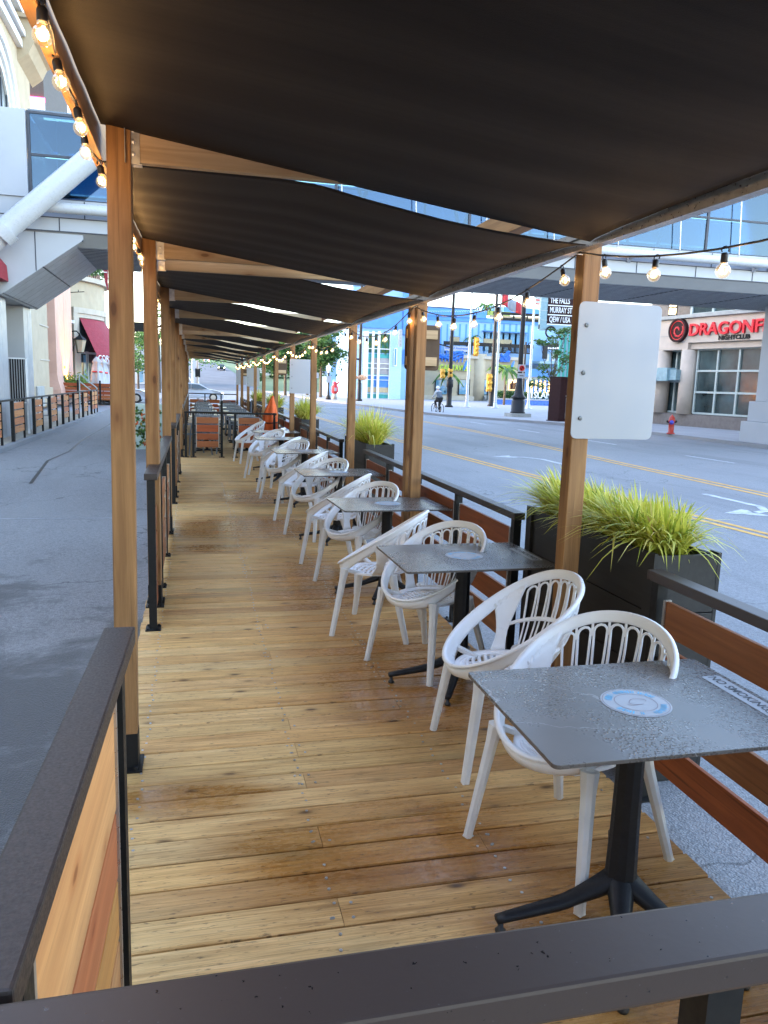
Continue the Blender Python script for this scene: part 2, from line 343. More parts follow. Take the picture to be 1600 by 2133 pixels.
# ------------------------------------------------------------------ mesh builder and scene tree
class MB:
    def __init__(s): s.v = []; s.f = []; s.t = []; s.sm = []
    def add(s, vs, fs, tint=.5, smooth=False):
        o = len(s.v); s.v += [tuple(p) for p in vs]
        for f in fs: s.f.append(tuple(o+i for i in f)); s.t.append(tint); s.sm.append(smooth)
        return s
    def box(s, x0, x1, y0, y1, z0, z1, tint=.5):
        return s.add([(x0, y0, z0), (x1, y0, z0), (x1, y1, z0), (x0, y1, z0), (x0, y0, z1), (x1, y0, z1), (x1, y1, z1), (x0, y1, z1)],
                     [(0, 3, 2, 1), (4, 5, 6, 7), (0, 1, 5, 4), (1, 2, 6, 5), (2, 3, 7, 6), (3, 0, 4, 7)], tint)
    def frame(s, o, ax, ay, az, x0, x1, y0, y1, z0, z1, tint=.5):
        """box in a local frame"""
        c = [(x0, y0, z0), (x1, y0, z0), (x1, y1, z0), (x0, y1, z0), (x0, y0, z1), (x1, y0, z1), (x1, y1, z1), (x0, y1, z1)]
        fs = [(0, 3, 2, 1), (4, 5, 6, 7), (0, 1, 5, 4), (1, 2, 6, 5), (2, 3, 7, 6), (3, 0, 4, 7)]
        if ax.cross(ay).dot(az) < 0: fs = [f[::-1] for f in fs]
        return s.add([o+ax*a+ay*b+az*d for a, b, d in c], fs, tint)
    def bar(s, p0, p1, w, h, up=(0, 0, 1), tint=.5):
        p0, p1 = Vector(p0), Vector(p1); d = p1-p0; L = d.length; d = d/L; u = Vector(up)
        if abs(d.dot(u)) > .98: u = Vector((1, 0, 0))
        sx = d.cross(u).normalized(); u = sx.cross(d).normalized()
        return s.frame(p0, d, sx, u, 0, L, -w/2, w/2, -h/2, h/2, tint)
    def tube(s, pts, r, n=8, cap=True, tint=.5, closed=False, flat=None):
        pts = [Vector(p) for p in pts]; N = len(pts); rs = r if isinstance(r, (list, tuple)) else [r]*N
        vs = []; prev = None
        for i, p in enumerate(pts):
            if closed: d = pts[(i+1) % N]-pts[i-1]
            else: d = pts[min(i+1, N-1)]-pts[max(i-1, 0)]
            if d.length < 1e-9: d = Vector((0, 0, 1))
            d.normalize()
            if prev is None:
                a = Vector((0, 0, 1)) if abs(d.z) < .9 else Vector((1, 0, 0)); a = (a-d*a.dot(d)).normalized()
            else:
                a = prev-d*prev.dot(d); a = a.normalized() if a.length > 1e-6 else d.orthogonal().normalized()
            prev = a; b = d.cross(a)
            for k in range(n):
                th = 2*math.pi*k/n; vs.append(p+(a*math.cos(th)+b*math.sin(th))*rs[i])
        fs = []
        for i in range(N if closed else N-1):
            j = (i+1) % N
            for k in range(n):
                k2 = (k+1) % n; fs.append((i*n+k, i*n+k2, j*n+k2, j*n+k))
        s.add(vs, fs, tint, True)
        if cap and not closed:
            s.add([vs[k] for k in range(n)], [tuple(range(n))[::-1]], tint); s.add([vs[(N-1)*n+k] for k in range(n)], [tuple(range(n))], tint)
        return s
    def lathe(s, prof, c=(0, 0, 0), n=16, tint=.5, smooth=True, axis=None, cap=True):
        vs = []; c = Vector(c)
        for r, z in prof:
            for k in range(n):
                th = 2*math.pi*k/n; p = Vector((r*math.cos(th), r*math.sin(th), z))
                if axis: p = axis @ p
                vs.append(c+p)
        fs = []
        for i in range(len(prof)-1):
            for k in range(n): fs.append((i*n+k, i*n+(k+1) % n, (i+1)*n+(k+1) % n, (i+1)*n+k))
        if cap and prof[0][0] > 1e-6: fs.append(tuple(range(n))[::-1])
        if cap and prof[-1][0] > 1e-6: fs.append(tuple((len(prof)-1)*n+k for k in range(n)))
        return s.add(vs, fs, tint, smooth)
    def sphere(s, c, r, n=12, m=8, tint=.5, sz=1.0):
        return s.lathe([(max(1e-5, r*math.sin(math.pi*i/m)), -r*sz*math.cos(math.pi*i/m)) for i in range(m+1)], c, n, tint)
    def quad(s, *p, tint=.5): return s.add(p, [tuple(range(len(p)))], tint)
    def prism(s, pts, o, ax, ay, az, d0, d1, tint=.5):
        """polygon in (ax, ay) extruded along az from d0 to d1"""
        n = len(pts); vs = [o+ax*a+ay*b+az*d0 for a, b in pts]+[o+ax*a+ay*b+az*d1 for a, b in pts]
        ar = sum(pts[i][0]*pts[(i+1) % n][1]-pts[(i+1) % n][0]*pts[i][1] for i in range(n))
        flip = (ar < 0) != (ax.cross(ay).dot(az) < 0)
        fs = [tuple(range(n))[::-1], tuple(range(n, 2*n))]+[(i, (i+1) % n, n+(i+1) % n, n+i) for i in range(n)]
        if flip: fs = [f[::-1] for f in fs]
        return s.add(vs, fs, tint)
    def sheet(s, rows, th, smooth=True, tint=.5, closed=False):
        """grid of points (rows of equal length) given a thickness along its normals"""
        R, C = len(rows), len(rows[0]); P = [[Vector(p) for p in r] for r in rows]
        def nr(i, j):
            if closed: a = P[(i+1) % R][j]-P[i-1][j]
            else: a = P[min(i+1, R-1)][j]-P[max(i-1, 0)][j]
            b = P[i][min(j+1, C-1)]-P[i][max(j-1, 0)]; n = a.cross(b); return n.normalized() if n.length > 1e-9 else Vector((0, 0, 1))
        top = []; bot = []
        for i in range(R):
            for j in range(C):
                n = nr(i, j)*(th/2); top.append(P[i][j]+n); bot.append(P[i][j]-n)
        I = lambda i, j: (i % R)*C+j; B = R*C; ft = []; fb = []; fe = []
        for i in range(R if closed else R-1):
            for j in range(C-1):
                ft.append((I(i, j), I(i+1, j), I(i+1, j+1), I(i, j+1))); fb.append(tuple(B+x for x in (I(i, j), I(i, j+1), I(i+1, j+1), I(i+1, j))))
            fe.append((I(i, 0), B+I(i, 0), B+I(i+1, 0), I(i+1, 0))); fe.append((I(i, C-1), I(i+1, C-1), B+I(i+1, C-1), B+I(i, C-1)))
        if not closed:
            for j in range(C-1):
                fe.append((I(0, j), I(0, j+1), B+I(0, j+1), B+I(0, j))); fe.append((I(R-1, j), B+I(R-1, j), B+I(R-1, j+1), I(R-1, j+1)))
        o = len(s.v); s.v += [tuple(p) for p in top+bot]
        for fs, sm in ((ft+fb, smooth), (fe, False)):
            for f in fs: s.f.append(tuple(o+x for x in f)); s.t.append(tint); s.sm.append(sm)
        return s
    def build(s, name, mat, parent=None, bevel=0., kind=None, sub=0):
        me = bpy.data.meshes.new(name); me.from_pydata(s.v, [], s.f)
        me.attributes.new('tint', 'FLOAT', 'FACE').data.foreach_set('value', s.t)
        me.polygons.foreach_set('use_smooth', s.sm)
        if bevel:
            b = bmesh.new(); b.from_mesh(me)
            es = [e for e in b.edges if len(e.link_faces) == 2 and e.calc_face_angle(0) > .6]
            bmesh.ops.bevel(b, geom=es, offset=bevel, segments=2, affect='EDGES', profile=.6, clamp_overlap=True)
            b.to_mesh(me); b.free()
        me.materials.append(M[mat] if isinstance(mat, str) else mat)
        o = bpy.data.objects.new(name, me); COL.objects.link(o)
        if parent is not None: o.parent = parent
        if kind: o['kind'] = kind
        if sub:
            md = o.modifiers.new('sub', 'SUBSURF'); md.levels = sub; md.render_levels = sub
        return o
def tag(o, label, cat, group=None):
    o['label'] = label; o['category'] = cat
    if group: o['group'] = group
    return o
def thing(name, label, cat, loc=(0, 0, 0), rz=0., group=None):
    o = bpy.data.objects.new(name, None); COL.objects.link(o); o.location = loc; o.rotation_euler = (0, 0, rz)
    o.empty_display_size = .1
    return tag(o, label, cat, group)
def kids(o): return [c for c in KID.get(o.name, [])]
def dup(root, loc, rz, label=None, group=None):
    r = root.copy(); COL.objects.link(r); r.location = loc; r.rotation_euler = (0, 0, rz)
    if label: r['label'] = label
    if group: r['group'] = group
    for ch in list(root.children):
        c = ch.copy(); COL.objects.link(c); c.parent = r
        for g in list(ch.children):
            d = g.copy(); COL.objects.link(d); d.parent = c
    return r
def nth(i): return ['nearest', 'second', 'third', 'fourth', 'fifth', 'sixth', 'seventh', 'eighth', 'ninth', 'tenth', 'eleventh', 'twelfth'][i]
def text_mesh(body, size, depth=.01, align='CENTER', sx=1., shear=0., bold=0.):
    cu = bpy.data.curves.new('lettering', 'FONT'); cu.body = body; cu.size = size; cu.extrude = depth; cu.align_x = align; cu.align_y = 'CENTER'
    cu.shear = shear; cu.offset = bold; cu.resolution_u = 3
    o = bpy.data.objects.new('lettering', cu); COL.objects.link(o)
    me = bpy.data.meshes.new_from_object(o.evaluated_get(bpy.context.evaluated_depsgraph_get()))
    bpy.data.objects.remove(o); bpy.data.curves.remove(cu)
    if sx != 1.: me.transform(Matrix.Diagonal((sx, 1, 1, 1)))
    return me
def lettering(name, body, size, o, ax, ay, mat, parent, depth=.01, sx=1., shear=0., bold=0., align='CENTER'):
    """solid letters standing on the plane through o spanned by ax (reading direction) and ay (up)"""
    me = text_mesh(body, size, depth, align, sx, shear, bold); ax = Vector(ax).normalized(); ay = Vector(ay).normalized(); az = ax.cross(ay)
    m = Matrix((ax, ay, az)).transposed().to_4x4(); m.translation = Vector(o); me.transform(m)
    me.name = name; me.materials.clear(); me.materials.append(M[mat]); b = bpy.data.objects.new(name, me); COL.objects.link(b); b.parent = parent
    return b
X = Vector((1, 0, 0)); Y = Vector((0, 1, 0)); Z = Vector((0, 0, 1))

# ------------------------------------------------------------------ ground, roads, deck
GZ = -.15
def sheet(name, pts, z, mat, kind='structure'):
    b = MB(); b.quad(*[(x, y, z) for x, y in pts]); return b.build(name, mat, kind=kind)
b = MB(); b.quad((-500, -60, -.30), (500, -60, -.30), (500, 900, -.30), (-500, 900, -.30)); b.build('ground', 'walk', kind='structure')
CURB = [(19.9, -30), (19.9, 20), (19.85, 31), (19.0, 37.0), (17.6, 40.5), (16.2, 43), (14.9, 46), (14.2, 51), (13.6, 60), (12.6, 75), (11.6, 100), (11.2, 130)]
b = MB(); b.quad((1.0, -30, GZ), *[(x+.2, y, GZ) for x, y in CURB], (-60, 130, GZ), (-60, 62, GZ), (1.0, 62, GZ)); b.build('street', 'street', kind='structure')
sheet('driveway', [(-4.6, -30), (1.0, -30), (1.0, 62), (-4.6, 62)], GZ+.002, 'drive')
b = MB()
n = len(CURB)
far = [(90, 130), (90, -30)]
b.add([(x, y, -.02) for x, y in CURB]+[(x, y, -.02) for x, y in far], [tuple(range(n+2))[::-1]])
b.build('pavement', 'walk', kind='structure')
b = MB()
for (x0, y0), (x1, y1) in zip(CURB, CURB[1:]):
    b.add([(x0-.14, y0, -.28), (x1-.14, y1, -.28), (x1+.02, y1, -.28), (x0+.02, y0, -.28), (x0-.14, y0, -.012), (x1-.14, y1, -.012), (x1+.02, y1, -.012), (x0+.02, y0, -.012)],
          [(4, 5, 6, 7), (0, 1, 5, 4), (3, 7, 6, 2), (0, 4, 7, 3), (1, 2, 6, 5)])
b.build('kerb', 'curb', kind='structure')
def stripe(b, pts, w, z):
    L = []
    for i, p in enumerate(pts):
        p = Vector((p[0], p[1], 0)); a = Vector((*pts[max(i-1, 0)], 0)); c = Vector((*pts[min(i+1, len(pts)-1)], 0)); d = (c-a).normalized(); s = Vector((d.y, -d.x, 0))*(w/2)
        L.append((p-s, p+s))
    for (a0, a1), (c0, c1) in zip(L, L[1:]):
        b.quad((a0.x, a0.y, z), (a1.x, a1.y, z), (c1.x, c1.y, z), (c0.x, c0.y, z))
bw = MB(); by = MB(); ZM = GZ+.004
for dx in (-.11, .11):
    stripe(by, [(7.75+dx, 4), (7.45+dx, 9), (6.95+dx, 17), (6.6+dx, 26), (6.35+dx, 36), (5.9+dx, 58)], .11, ZM)
    if dx > 0: stripe(by, [(10.4+dx, 4), (10.55+dx, 12), (10.8+dx, 18), (11.3+dx, 26), (11.6+dx, 33), (11.2+dx, 58)], .12, ZM)
    else: stripe(by, [(10.35+dx, 4), (10.5+dx, 12), (10.75+dx, 18), (11.25+dx, 26), (11.55+dx, 33), (11.15+dx, 58)], .12, ZM)
for k in range(8): stripe(bw, [(14.6-.02*k*3, 6+k*6.2), (14.55-.02*k*3, 8.2+k*6.2)], .12, ZM)
for k in range(6): stripe(bw, [(4.2-.04*k, 18+k*6.2), (4.15-.04*k, 20.2+k*6.2)], .11, ZM)
def arrow(b, x, y, sgn):
    stripe(b, [(x, y), (x, y+1.5*sgn)], .14, ZM)
    stripe(b, [(x, y+1.5*sgn), (x-.25, y+1.95*sgn), (x-.6, y+2.1*sgn)], .14, ZM)
    b.quad((x-.55, y+2.45*sgn, ZM), (x-1.15, y+2.1*sgn, ZM), (x-.55, y+1.75*sgn, ZM))
arrow(bw, 9.0, 17.6, 1); arrow(bw, 9.3, 12.6, -1); arrow(bw, 8.8, 38, 1)
stripe(bw, [(1.2, 59.5), (11.5, 57)], .45, ZM); stripe(bw, [(1.2, 64.5), (12.6, 64.5)], .25, ZM); stripe(bw, [(1.2, 67.5), (12.6, 67.5)], .25, ZM)
stripe(bw, [(-4.5, 10.6), (-1.0, 10.55)], .02, GZ+.006)
bw.build('white_road_markings', 'paintw', kind='structure'); by.build('yellow_road_markings', 'painty', kind='structure')
b = MB(); stripe(b, [(-2.7, 14.), (-3.06, 17.7), (-2.95, 20), (-3.1, 23), (-3.15, 31), (-3.3, 38)], .06, GZ+.006); b.build('tar_seam', 'black', kind='structure')
# far road climbing the hill
b = MB()
prof = [(128, -.16), (150, .9), (190, 3.2), (240, 6.2), (300, 9.0), (380, 11.5)]
for (y0, z0), (y1, z1) in zip(prof, prof[1:]):
    f0, f1 = (y0-128)/250, (y1-128)/250
    b.quad((-11-14*f0, y0, z0), (11.2-8*f0, y0, z0), (11.2-8*f1, y1, z1), (-11-14*f1, y1, z1))
b.build('far_road', 'streetfar', kind='structure')
b = MB()
for (y0, z0), (y1, z1) in zip(prof, prof[1:]):
    f0, f1 = (y0-128)/250, (y1-128)/250
    for o0 in (0.52, .26):
        xa = (-11-14*f0)*(1-o0)+(11.2-8*f0)*o0; xb = (-11-14*f1)*(1-o0)+(11.2-8*f1)*o0
        b.quad((xa-.12, y0, z0+.02), (xa+.12, y0, z0+.02), (xb+.12, y1, z1+.02), (xb-.12, y1, z1+.02))
b.build('far_road_markings', 'paintw', kind='structure')
b = MB()
def hz(x, y): return -1.5+max(0, (y-125))*.042+6*math.sin(x*.013+1)*max(0, min(1, (y-140)/150))
xs = [-500+25*i for i in range(41)]; ys = [118+22*j for j in range(18)]
vs = [(x, y, min(12, hz(x, y))-(.9 if -30 < x < 16 else 0)) for y in ys for x in xs]
b.add(vs, [(j*41+i, j*41+i+1, (j+1)*41+i+1, (j+1)*41+i) for j in range(17) for i in range(40)], .5, True); b.build('hillside', 'hill', kind='structure')

# deck: boards across the walkway, screws as one part
DX0, DX1 = -.37, 1.78
b = MB(); y = .02; i = 0; r = random.Random(3)
boards = []
while y < 37:
    t = r.random(); w = .1355
    xj = r.choice([None, None, .45, 1.05]) if y < 20 else None
    dz = r.uniform(-.0015, .0015); e0, e1 = r.uniform(-.004, .004), r.uniform(-.006, .006)
    parts = [(DX0+e0, DX1+e1, t)] if xj is None else [(DX0+e0, xj-.001, t), (xj+.001, DX1+e1, r.random())]
    for a, c, tt in parts:
        k = .005
        b.add([(a, y, -.038), (c, y, -.038), (c, y+w, -.038), (a, y+w, -.038), (a, y, -k+dz), (c, y, -k+dz), (c, y+w, -k+dz), (a, y+w, -k+dz),
               (a, y+k, dz), (c, y+k, dz), (c, y+w-k, dz), (a, y+w-k, dz)],
              [(0, 3, 2, 1), (0, 1, 5, 4), (1, 2, 6, 5), (2, 3, 7, 6), (3, 0, 4, 7), (4, 5, 9, 8), (6, 7, 11, 10), (8, 9, 10, 11), (5, 6, 10, 9), (7, 4, 8, 11)], tt)
    boards.append((y, xj)); y += w+.008
deck = b.build('deck_floor', 'deck', kind='structure')
b = MB()
for yb, xj in boards:
    if yb > 13: break
    for xx in [-.235, .43, 1.07, 1.70]+([xj-.03, xj+.03] if xj else []):
        for dy in (.033, .103):
            if r.random() < .12: continue
            cx, cy = xx+r.uniform(-.012, .012), yb+dy+r.uniform(-.006, .006)
            b.lathe([(.0058, -.004), (.0058, .0022), (.0018, .0022), (.0016, .0012)], (cx, cy, 0), 7, smooth=False)
b.build('deck_screws', 'galv', deck)
b = MB()
b.box(DX0+.01, DX0+.05, .03, 36.9, GZ, -.0395); b.box(DX1-.06, DX1-.02, .03, 36.9, GZ, -.0395); b.box(.4, .44, .03, 36.9, GZ, -.0395); b.box(1.05, 1.09, .03, 36.9, GZ, -.0395)
b.build('deck_joists', 'beamY', deck)
# ------------------------------------------------------------------ pergola
LPY = [.35, 3.32, 5.85, 8.84, 11.39, 14.39, 17.35, 20.3, 23.25, 26.2, 29.2, 32.2, 35.2]
RPY = [.55, 3.49, 6.36, 9.25, 12.4, 15.19, 18.25, 21.6, 24.7, 28.0, 31.6, 35.2]
LX0, LX1, RX0, RX1 = -.345, -.254, 1.80, 1.89
perg = thing('pergola', 'long timber pergola with black shade panels over the wooden deck', 'pergola', (0, 0, 0))
def post(x0, x1, y, z0, z1, boot=True, tint=.5, lean=0.):
    b = MB(); b.box(x0, x1, y, y+.09, z0+(.012 if boot else 0), z1, tint); b.v = [(p[0]+(lean if p[2] > 1 else 0), p[1], p[2]) for p in b.v]; o = b.build('post', 'post', perg, .006)
    if boot:
        k = MB(); k.box(x0-.003, x1+.003, y-.003, y+.093, z0+.008, z0+.165); k.box(x0-.02, x1+.02, y-.035, y+.125, z0, z0+.008)
        for dx in (.0, 1): k.lathe([(.012, 0), (.012, .014), (.006, .016)], (x0+.005+dx*.08, y-.02, z0+.008), 6, smooth=False)
        k.build('post_base', 'black', o)
for i, y in enumerate(LPY):
    post(LX0, LX1, y, 0, 2.66, lean=.024 if i == 1 else 0)
    if i in (2, 5, 8, 11): post(LX0, LX1, y+.11, 0, 2.66)
for i, y in enumerate(RPY):
    post(RX0, RX1, y, GZ, 2.60, False)
    if i in (2, 6, 10): post(RX0, RX1, y+.20, GZ, 2.60, False)
b = MB(); b.box(-.385, LX0-.002, -.6, 35.6, 2.54, 2.735); b.build('edge_beam', 'beamY', perg, .004)
b = MB(); b.box(RX0, RX1, -.6, 35.6, 2.602, 2.74); b.build('top_beam', 'beamY', perg, .004)
b = MB()
b.frame(Vector((0, 0, 0)), X, Y, Z, 1.800-.052, 1.798, -.6, 35.6, 2.345, 2.40); b.box(1.742, 1.798, -.6, 35.6, 2.402, 2.408); b.box(1.738, 1.7465, -.6, 35.6, 2.395, 2.425)
b.build('edge_channel', 'alu', perg)
RAFT = []
for i, y in enumerate(LPY):
    ys = [y+.02]+([y+.13] if i in (2, 5, 8, 11) else [])
    for q, yy in enumerate(ys):
        zb = 2.52 if q == 0 else 2.46
        b = MB(); b.box(LX1+.004, RX0-.004, yy, yy+.04, zb, 2.66 if q == 0 else 2.55); o = b.build('rafter', 'rafter', perg, .003)
        h = MB(); h.box(LX1+.001, LX1+.003, yy-.035, yy+.075, zb-.01, 2.655); h.box(LX1+.003, LX1+.062, yy-.003, yy+.043, zb-.008, zb-.004)
        h.box(LX1+.003, LX1+.055, yy-.0035, yy-.0015, zb-.008, 2.63); h.box(LX1+.003, LX1+.055, yy+.0415, yy+.0435, zb-.008, 2.63)
        for zz in (.03, .075, .115): h.lathe([(.009, 0), (.009, .006), (.003, .007)], (LX1+.03, yy-.0035, zb+zz), 6, axis=Matrix.Rotation(R_(90), 3, 'X'), smooth=False)
        h.build('joist_hanger', 'galv', o)
EDGE = [(-.4, 2.522), (.36, 2.522), (.52, 2.512), (.71, 2.474), (1.06, 2.416), (1.29, 2.388), (1.62, 2.362), (1.8, 2.352)]
def edge(x):
    for (a, c), (d, e) in zip(EDGE, EDGE[1:]):
        if x <= d: return c+(e-c)*(x-a)/(d-a)
    return EDGE[-1][1]
def panel(y0, y1, prev):
    nx, ny = 30, 60; rows = []
    for j in range(ny+1):
        f = j/ny; yy = y0+(y1-y0)*f; row = []
        for i in range(nx+1):
            s = i/nx; x = -.34+(1.742+.34)*s
            zn = edge(x)
            zf = 2.648-.283*s
            g = f**.85
            z = zn*(1-g)+zf*g - .016*math.sin(math.pi*f)*math.sin(math.pi*min(1, s*1.05))
            z += (.0018*math.sin(s*17+yy*2)*math.sin(math.pi*s)+.0028*math.sin(f*46+s*4))*min(1, 6*f)*min(1, 6*(1-f))
            if s > .88: z += (2.402-z)*((s-.88)/.12)**2*math.sin(math.pi*f)**.5*.9
            row.append((x, yy+.02*math.sin(s*math.pi), z))
        rows.append(row)
    b = MB(); b.sheet(rows, .004); return b.build('shade_panel', 'shade', perg)
panel(-2.6, .33, True); panel(.52, 3.335, True)  # first panel is out of view behind the camera, added for its shade
for i in range(1, len(LPY)-1):
    y0 = LPY[i]+(.055 if i not in (2, 5, 8, 11) else .165); panel(y0, LPY[i+1]+.012, True)
# ------------------------------------------------------------------ string lights
def strand(name, label, pts, bulbs, lit, R0=.026, watts=.3):
    t = thing(name, label, 'string lights', (0, 0, 0), 0, 'festoon lights along the pergola')
    b = MB(); b.tube(pts, .0042, 6); b.build('cord', 'socket', t)
    for i, (p, d) in enumerate(bulbs):
        p = Vector(p); d = Vector(d).normalized(); q = d.to_track_quat('Z', 'Y').to_matrix()
        near = p.length < 14
        b = MB(); n = 20 if near else 10
        prof = [(.011, .036), (.0125, .042)]+[(max(.0005, R0*math.sin(math.pi*k/12)), .042+.026-R0*math.cos(math.pi*k/12)) for k in range(2, 13)]
        b.lathe(prof, p, n, axis=q); o = b.build('bulb', 'bulb', t)
        s = MB(); s.lathe([(.005, .006), (.011, .010), (.0125, .014), (.0125, .036), (.0115, .041)], p, n//2+4, axis=q)
        if near: s.tube([p+q @ Vector((.012*math.cos(a), 0, -.012*math.sin(a)-.001)) for a in [math.pi*k/6 for k in range(-1, 8)]], .0028, 5)
        s.build('socket', 'socket', o)
        f = MB(); c = p+d*.066
        f.tube([c-d*.016+q @ Vector((.004, 0, 0)), c+q @ Vector((.006, .002, 0)), c+d*.013+q @ Vector((-.002, .003, 0))], [.004, .0062, .0035] if near else [.008, .011, .008], 6); f.build('filament', 'filament', o)
        if i < lit:
            L = bpy.data.lights.new('bulb_light', 'POINT'); L.energy = watts; L.color = (1, .58, .22); L.shadow_soft_size = .02
            lo = bpy.data.objects.new('bulb_light', L); COL.objects.link(lo); lo.location = p+d*.072; lo.parent = t
# right-hand swags on the inner faces of the posts
hk = [.58]+[y+.02 for y in RPY[1:]]
XR = 1.782; pts = []; bl = []
r = random.Random(5)
def cat(y0, y1, z0, z1, sag, y): f = (y-y0)/(y1-y0); return z0+(z1-z0)*f-4*sag*f*(1-f)
for k in range(len(hk)-1):
    y0, y1 = hk[k], hk[k+1]; z0, z1 = (2.345, 2.345) if k else (2.38, 2.345); sag = .17 if k < 4 else .15
    for j in range(15):
        yy = y0+(y1-y0)*j/14; pts.append((XR-.004*math.sin(j), yy, cat(y0, y1, z0, z1, sag, yy)))
    m = 7 if k < 7 else 6
    for j in range(m):
        yy = y0+(y1-y0)*(j+.42)/m; z = cat(y0, y1, z0, z1, sag, yy)
        if yy > 1.5: bl.append(((XR, yy, z-.008), (r.uniform(-.18, .18), r.uniform(-.35, .2), -1)))
for y in hk[1:]:
    c = MB(); c.box(XR-.012, RX0-.0005, y-.006, y+.006, 2.335, 2.372); c.box(XR-.014, XR-.008, y-.006, y+.006, 2.335, 2.35); c.build('cord_clip', 'white', perg)
strand('string_lights', 'warm round bulbs swagged post to post on the street side of the pergola', pts, bl, 34, .026, .075)
pts = []; bl = []
for j in range(96):
    yy = .335+j*.345; xx = -.362+r.uniform(-.012, .012); zz = 2.545-.012*(j % 2)
    if j == 5: xx = -.33
    pts += [(xx, yy, zz), (xx-.004, yy+.17, 2.532)]
    if yy > 1.3: bl.append(((xx, yy, zz-.004), (r.uniform(-.15, .35), r.uniform(-.3, .3), -1)))
strand('string_lights', 'warm round bulbs running close under the driveway side beam of the pergola', pts, bl, 16, .0235, .20)

# ------------------------------------------------------------------ railings
def slats(parent, p0, p1, z0, heights, mat='slatY', th=.02, seed=0, chan=True):
    """one panel of boards between p0 and p1 (ground points), with side channels"""
    p0, p1 = Vector((*p0, 0)), Vector((*p1, 0)); d = (p1-p0); L = d.length; d /= L; s = Vector((-d.y, d.x, 0)); rr = random.Random(seed)
    b = MB()
    for zz, h, t in heights: b.frame(p0+Z*(z0+zz), d, s, Z, .012, L-.012, -th/2, th/2, 0, h, t)
    o = b.build('slat_panel', mat, parent, .003)
    if chan:
        zz0, zz1 = heights[0][0]-.01, heights[-1][0]+heights[-1][1]+.004
        for a in (0, L-.014): MB().frame(p0+Z*z0, d, s, Z, a, a+.014, -th/2-.006, th/2+.006, zz0, zz1).build('side_channel', 'alu', o)
def railing(label, p0, p1, z0, ztop, posts, panels, capw=.085, capmat='cap', group='black railings round the deck', plate=True, seed=0, heights=None, mat='slatY', name='railing', extra=0.):
    t = thing(name, label, 'railing', (0, 0, 0), 0, group)
    a, c = Vector((*p0, 0)), Vector((*p1, 0)); d = c-a; L = d.length; d /= L; s = Vector((-d.y, d.x, 0))
    b = MB(); b.frame(a+Z*(ztop-.045), d, s, Z, 0, L, -capw/2, capw/2, 0, .045); b.build('top_rail', capmat, t, .005)
    for q in posts:
        b = MB(); b.frame(a+d*q+Z*z0, d, s, Z, -.025, .025, -.025, .025, .008, ztop-z0-.046); b.frame(a+d*q+Z*z0, d, s, Z, -.06, .06, -.05, .05, 0, .008)
        for e in (-.045, .045):
            for g in (-.035, .035): b.lathe([(.008, .008), (.008, .018), (.004, .019)], a+d*(q+e)+s*g+Z*z0, 6, smooth=False)
        b.build('rail_post', 'black', t)
    rr = random.Random(seed+11)
    for q0, q1 in panels:
        hs = heights or [(.055+.19*k, .15, rr.random()) for k in range(4)]
        e = a+d*q0; f = a+d*q1; slats(t, (e.x, e.y), (f.x, f.y), z0, hs, mat, seed=seed)
        b = MB()
        for zz in (.11, .30, .49, .68):
            for q in (q0, q1):
                sg = -1 if q == q0 else 1
                b.frame(a+d*q+Z*(z0+zz), d, s, Z, min(0, sg*.045), max(0, sg*.045), -.012, .012, -.012, .012)
        b.build('spacer', 'black', t)
    return t
# near left: cap first, pale boards, seen from just above
H4 = [(.10, .17, 0), (.285, .17, 1.0), (.475, .19, .67), (.68, .19, .34)]
railing('brown topped railing with pale orange and red boards beside the driveway', (-.232, .80), (-.195, 2.06), 0, 1.05, (.12, 1.10), ((.18, 1.04),), .078, 'cap', plate=True,
        heights=[(.15, .16, 0), (.325, .15, .67), (.485, .17, .34), (.665, .285, 0)], mat='slatpale', seed=1)
railing('wide dark railing crossing the front end of the deck', (-.24, .735), (1.78, .735), 0, 1.05, (.865, 1.98), ((.05, .80), (.93, 1.92)), .098, 'wetcap', seed=2, mat='slatX')
railing('left railing between the second and third driveway side posts', (-.285, 5.28), (-.285, 8.78), 0, 1.07, (.03, 1.15, 2.3, 3.42), ((.10, 1.08), (1.22, 2.23), (2.37, 3.35)), seed=3)
railing('left railing running on from the fourth driveway side post', (-.285, 10.78), (-.285, 14.3), 0, 1.07, (.03, 1.15, 2.3, 3.42), ((.10, 1.08), (1.22, 2.23), (2.37, 3.35)), seed=4)
railing('driveway side railing alongside the grey dining chairs', (-.285, 17.4), (-.285, 35.4), 0, 1.05, tuple(.03+1.5*k for k in range(13)), tuple((.1+1.5*k, 1.45+1.5*k) for k in range(12)), seed=5)
SX = 2.0
def srail(label, y0, y1, seed):
    L = y1-y0; n = max(1, round(L/1.25)); st = L/n
    railing(label, (SX, y0), (SX, y1), GZ, .92, tuple(.05+(L-.1)*k/n for k in range(n+1)), tuple((.11+(L-.1)*k/n, -.01+(L-.1)*(k+1)/n) for k in range(n)), .075, 'wetcap' if y0 < 4 else 'cap', seed=seed,
            heights=[(.19+.205*k, .15, [.05, .3, .12, .25, .6, .4][(k+seed) % 6]) for k in range(4)])
srail('street side railing beside the nearest table, ending at the first planter', .75, 3.0, 6)
srail('street side railing between the first and second grass planters', 4.5, 9.12, 7)
srail('street side railing between the second and third grass planters', 10.7, 15.1, 8)
srail('street side railing past the third planter, behind the orange cover', 16.65, 21.4, 9)
srail('street side railing between the fourth and fifth planters', 23.0, 27.6, 10)
srail('street side railing at the far end of the deck', 29.2, 35.4, 12)
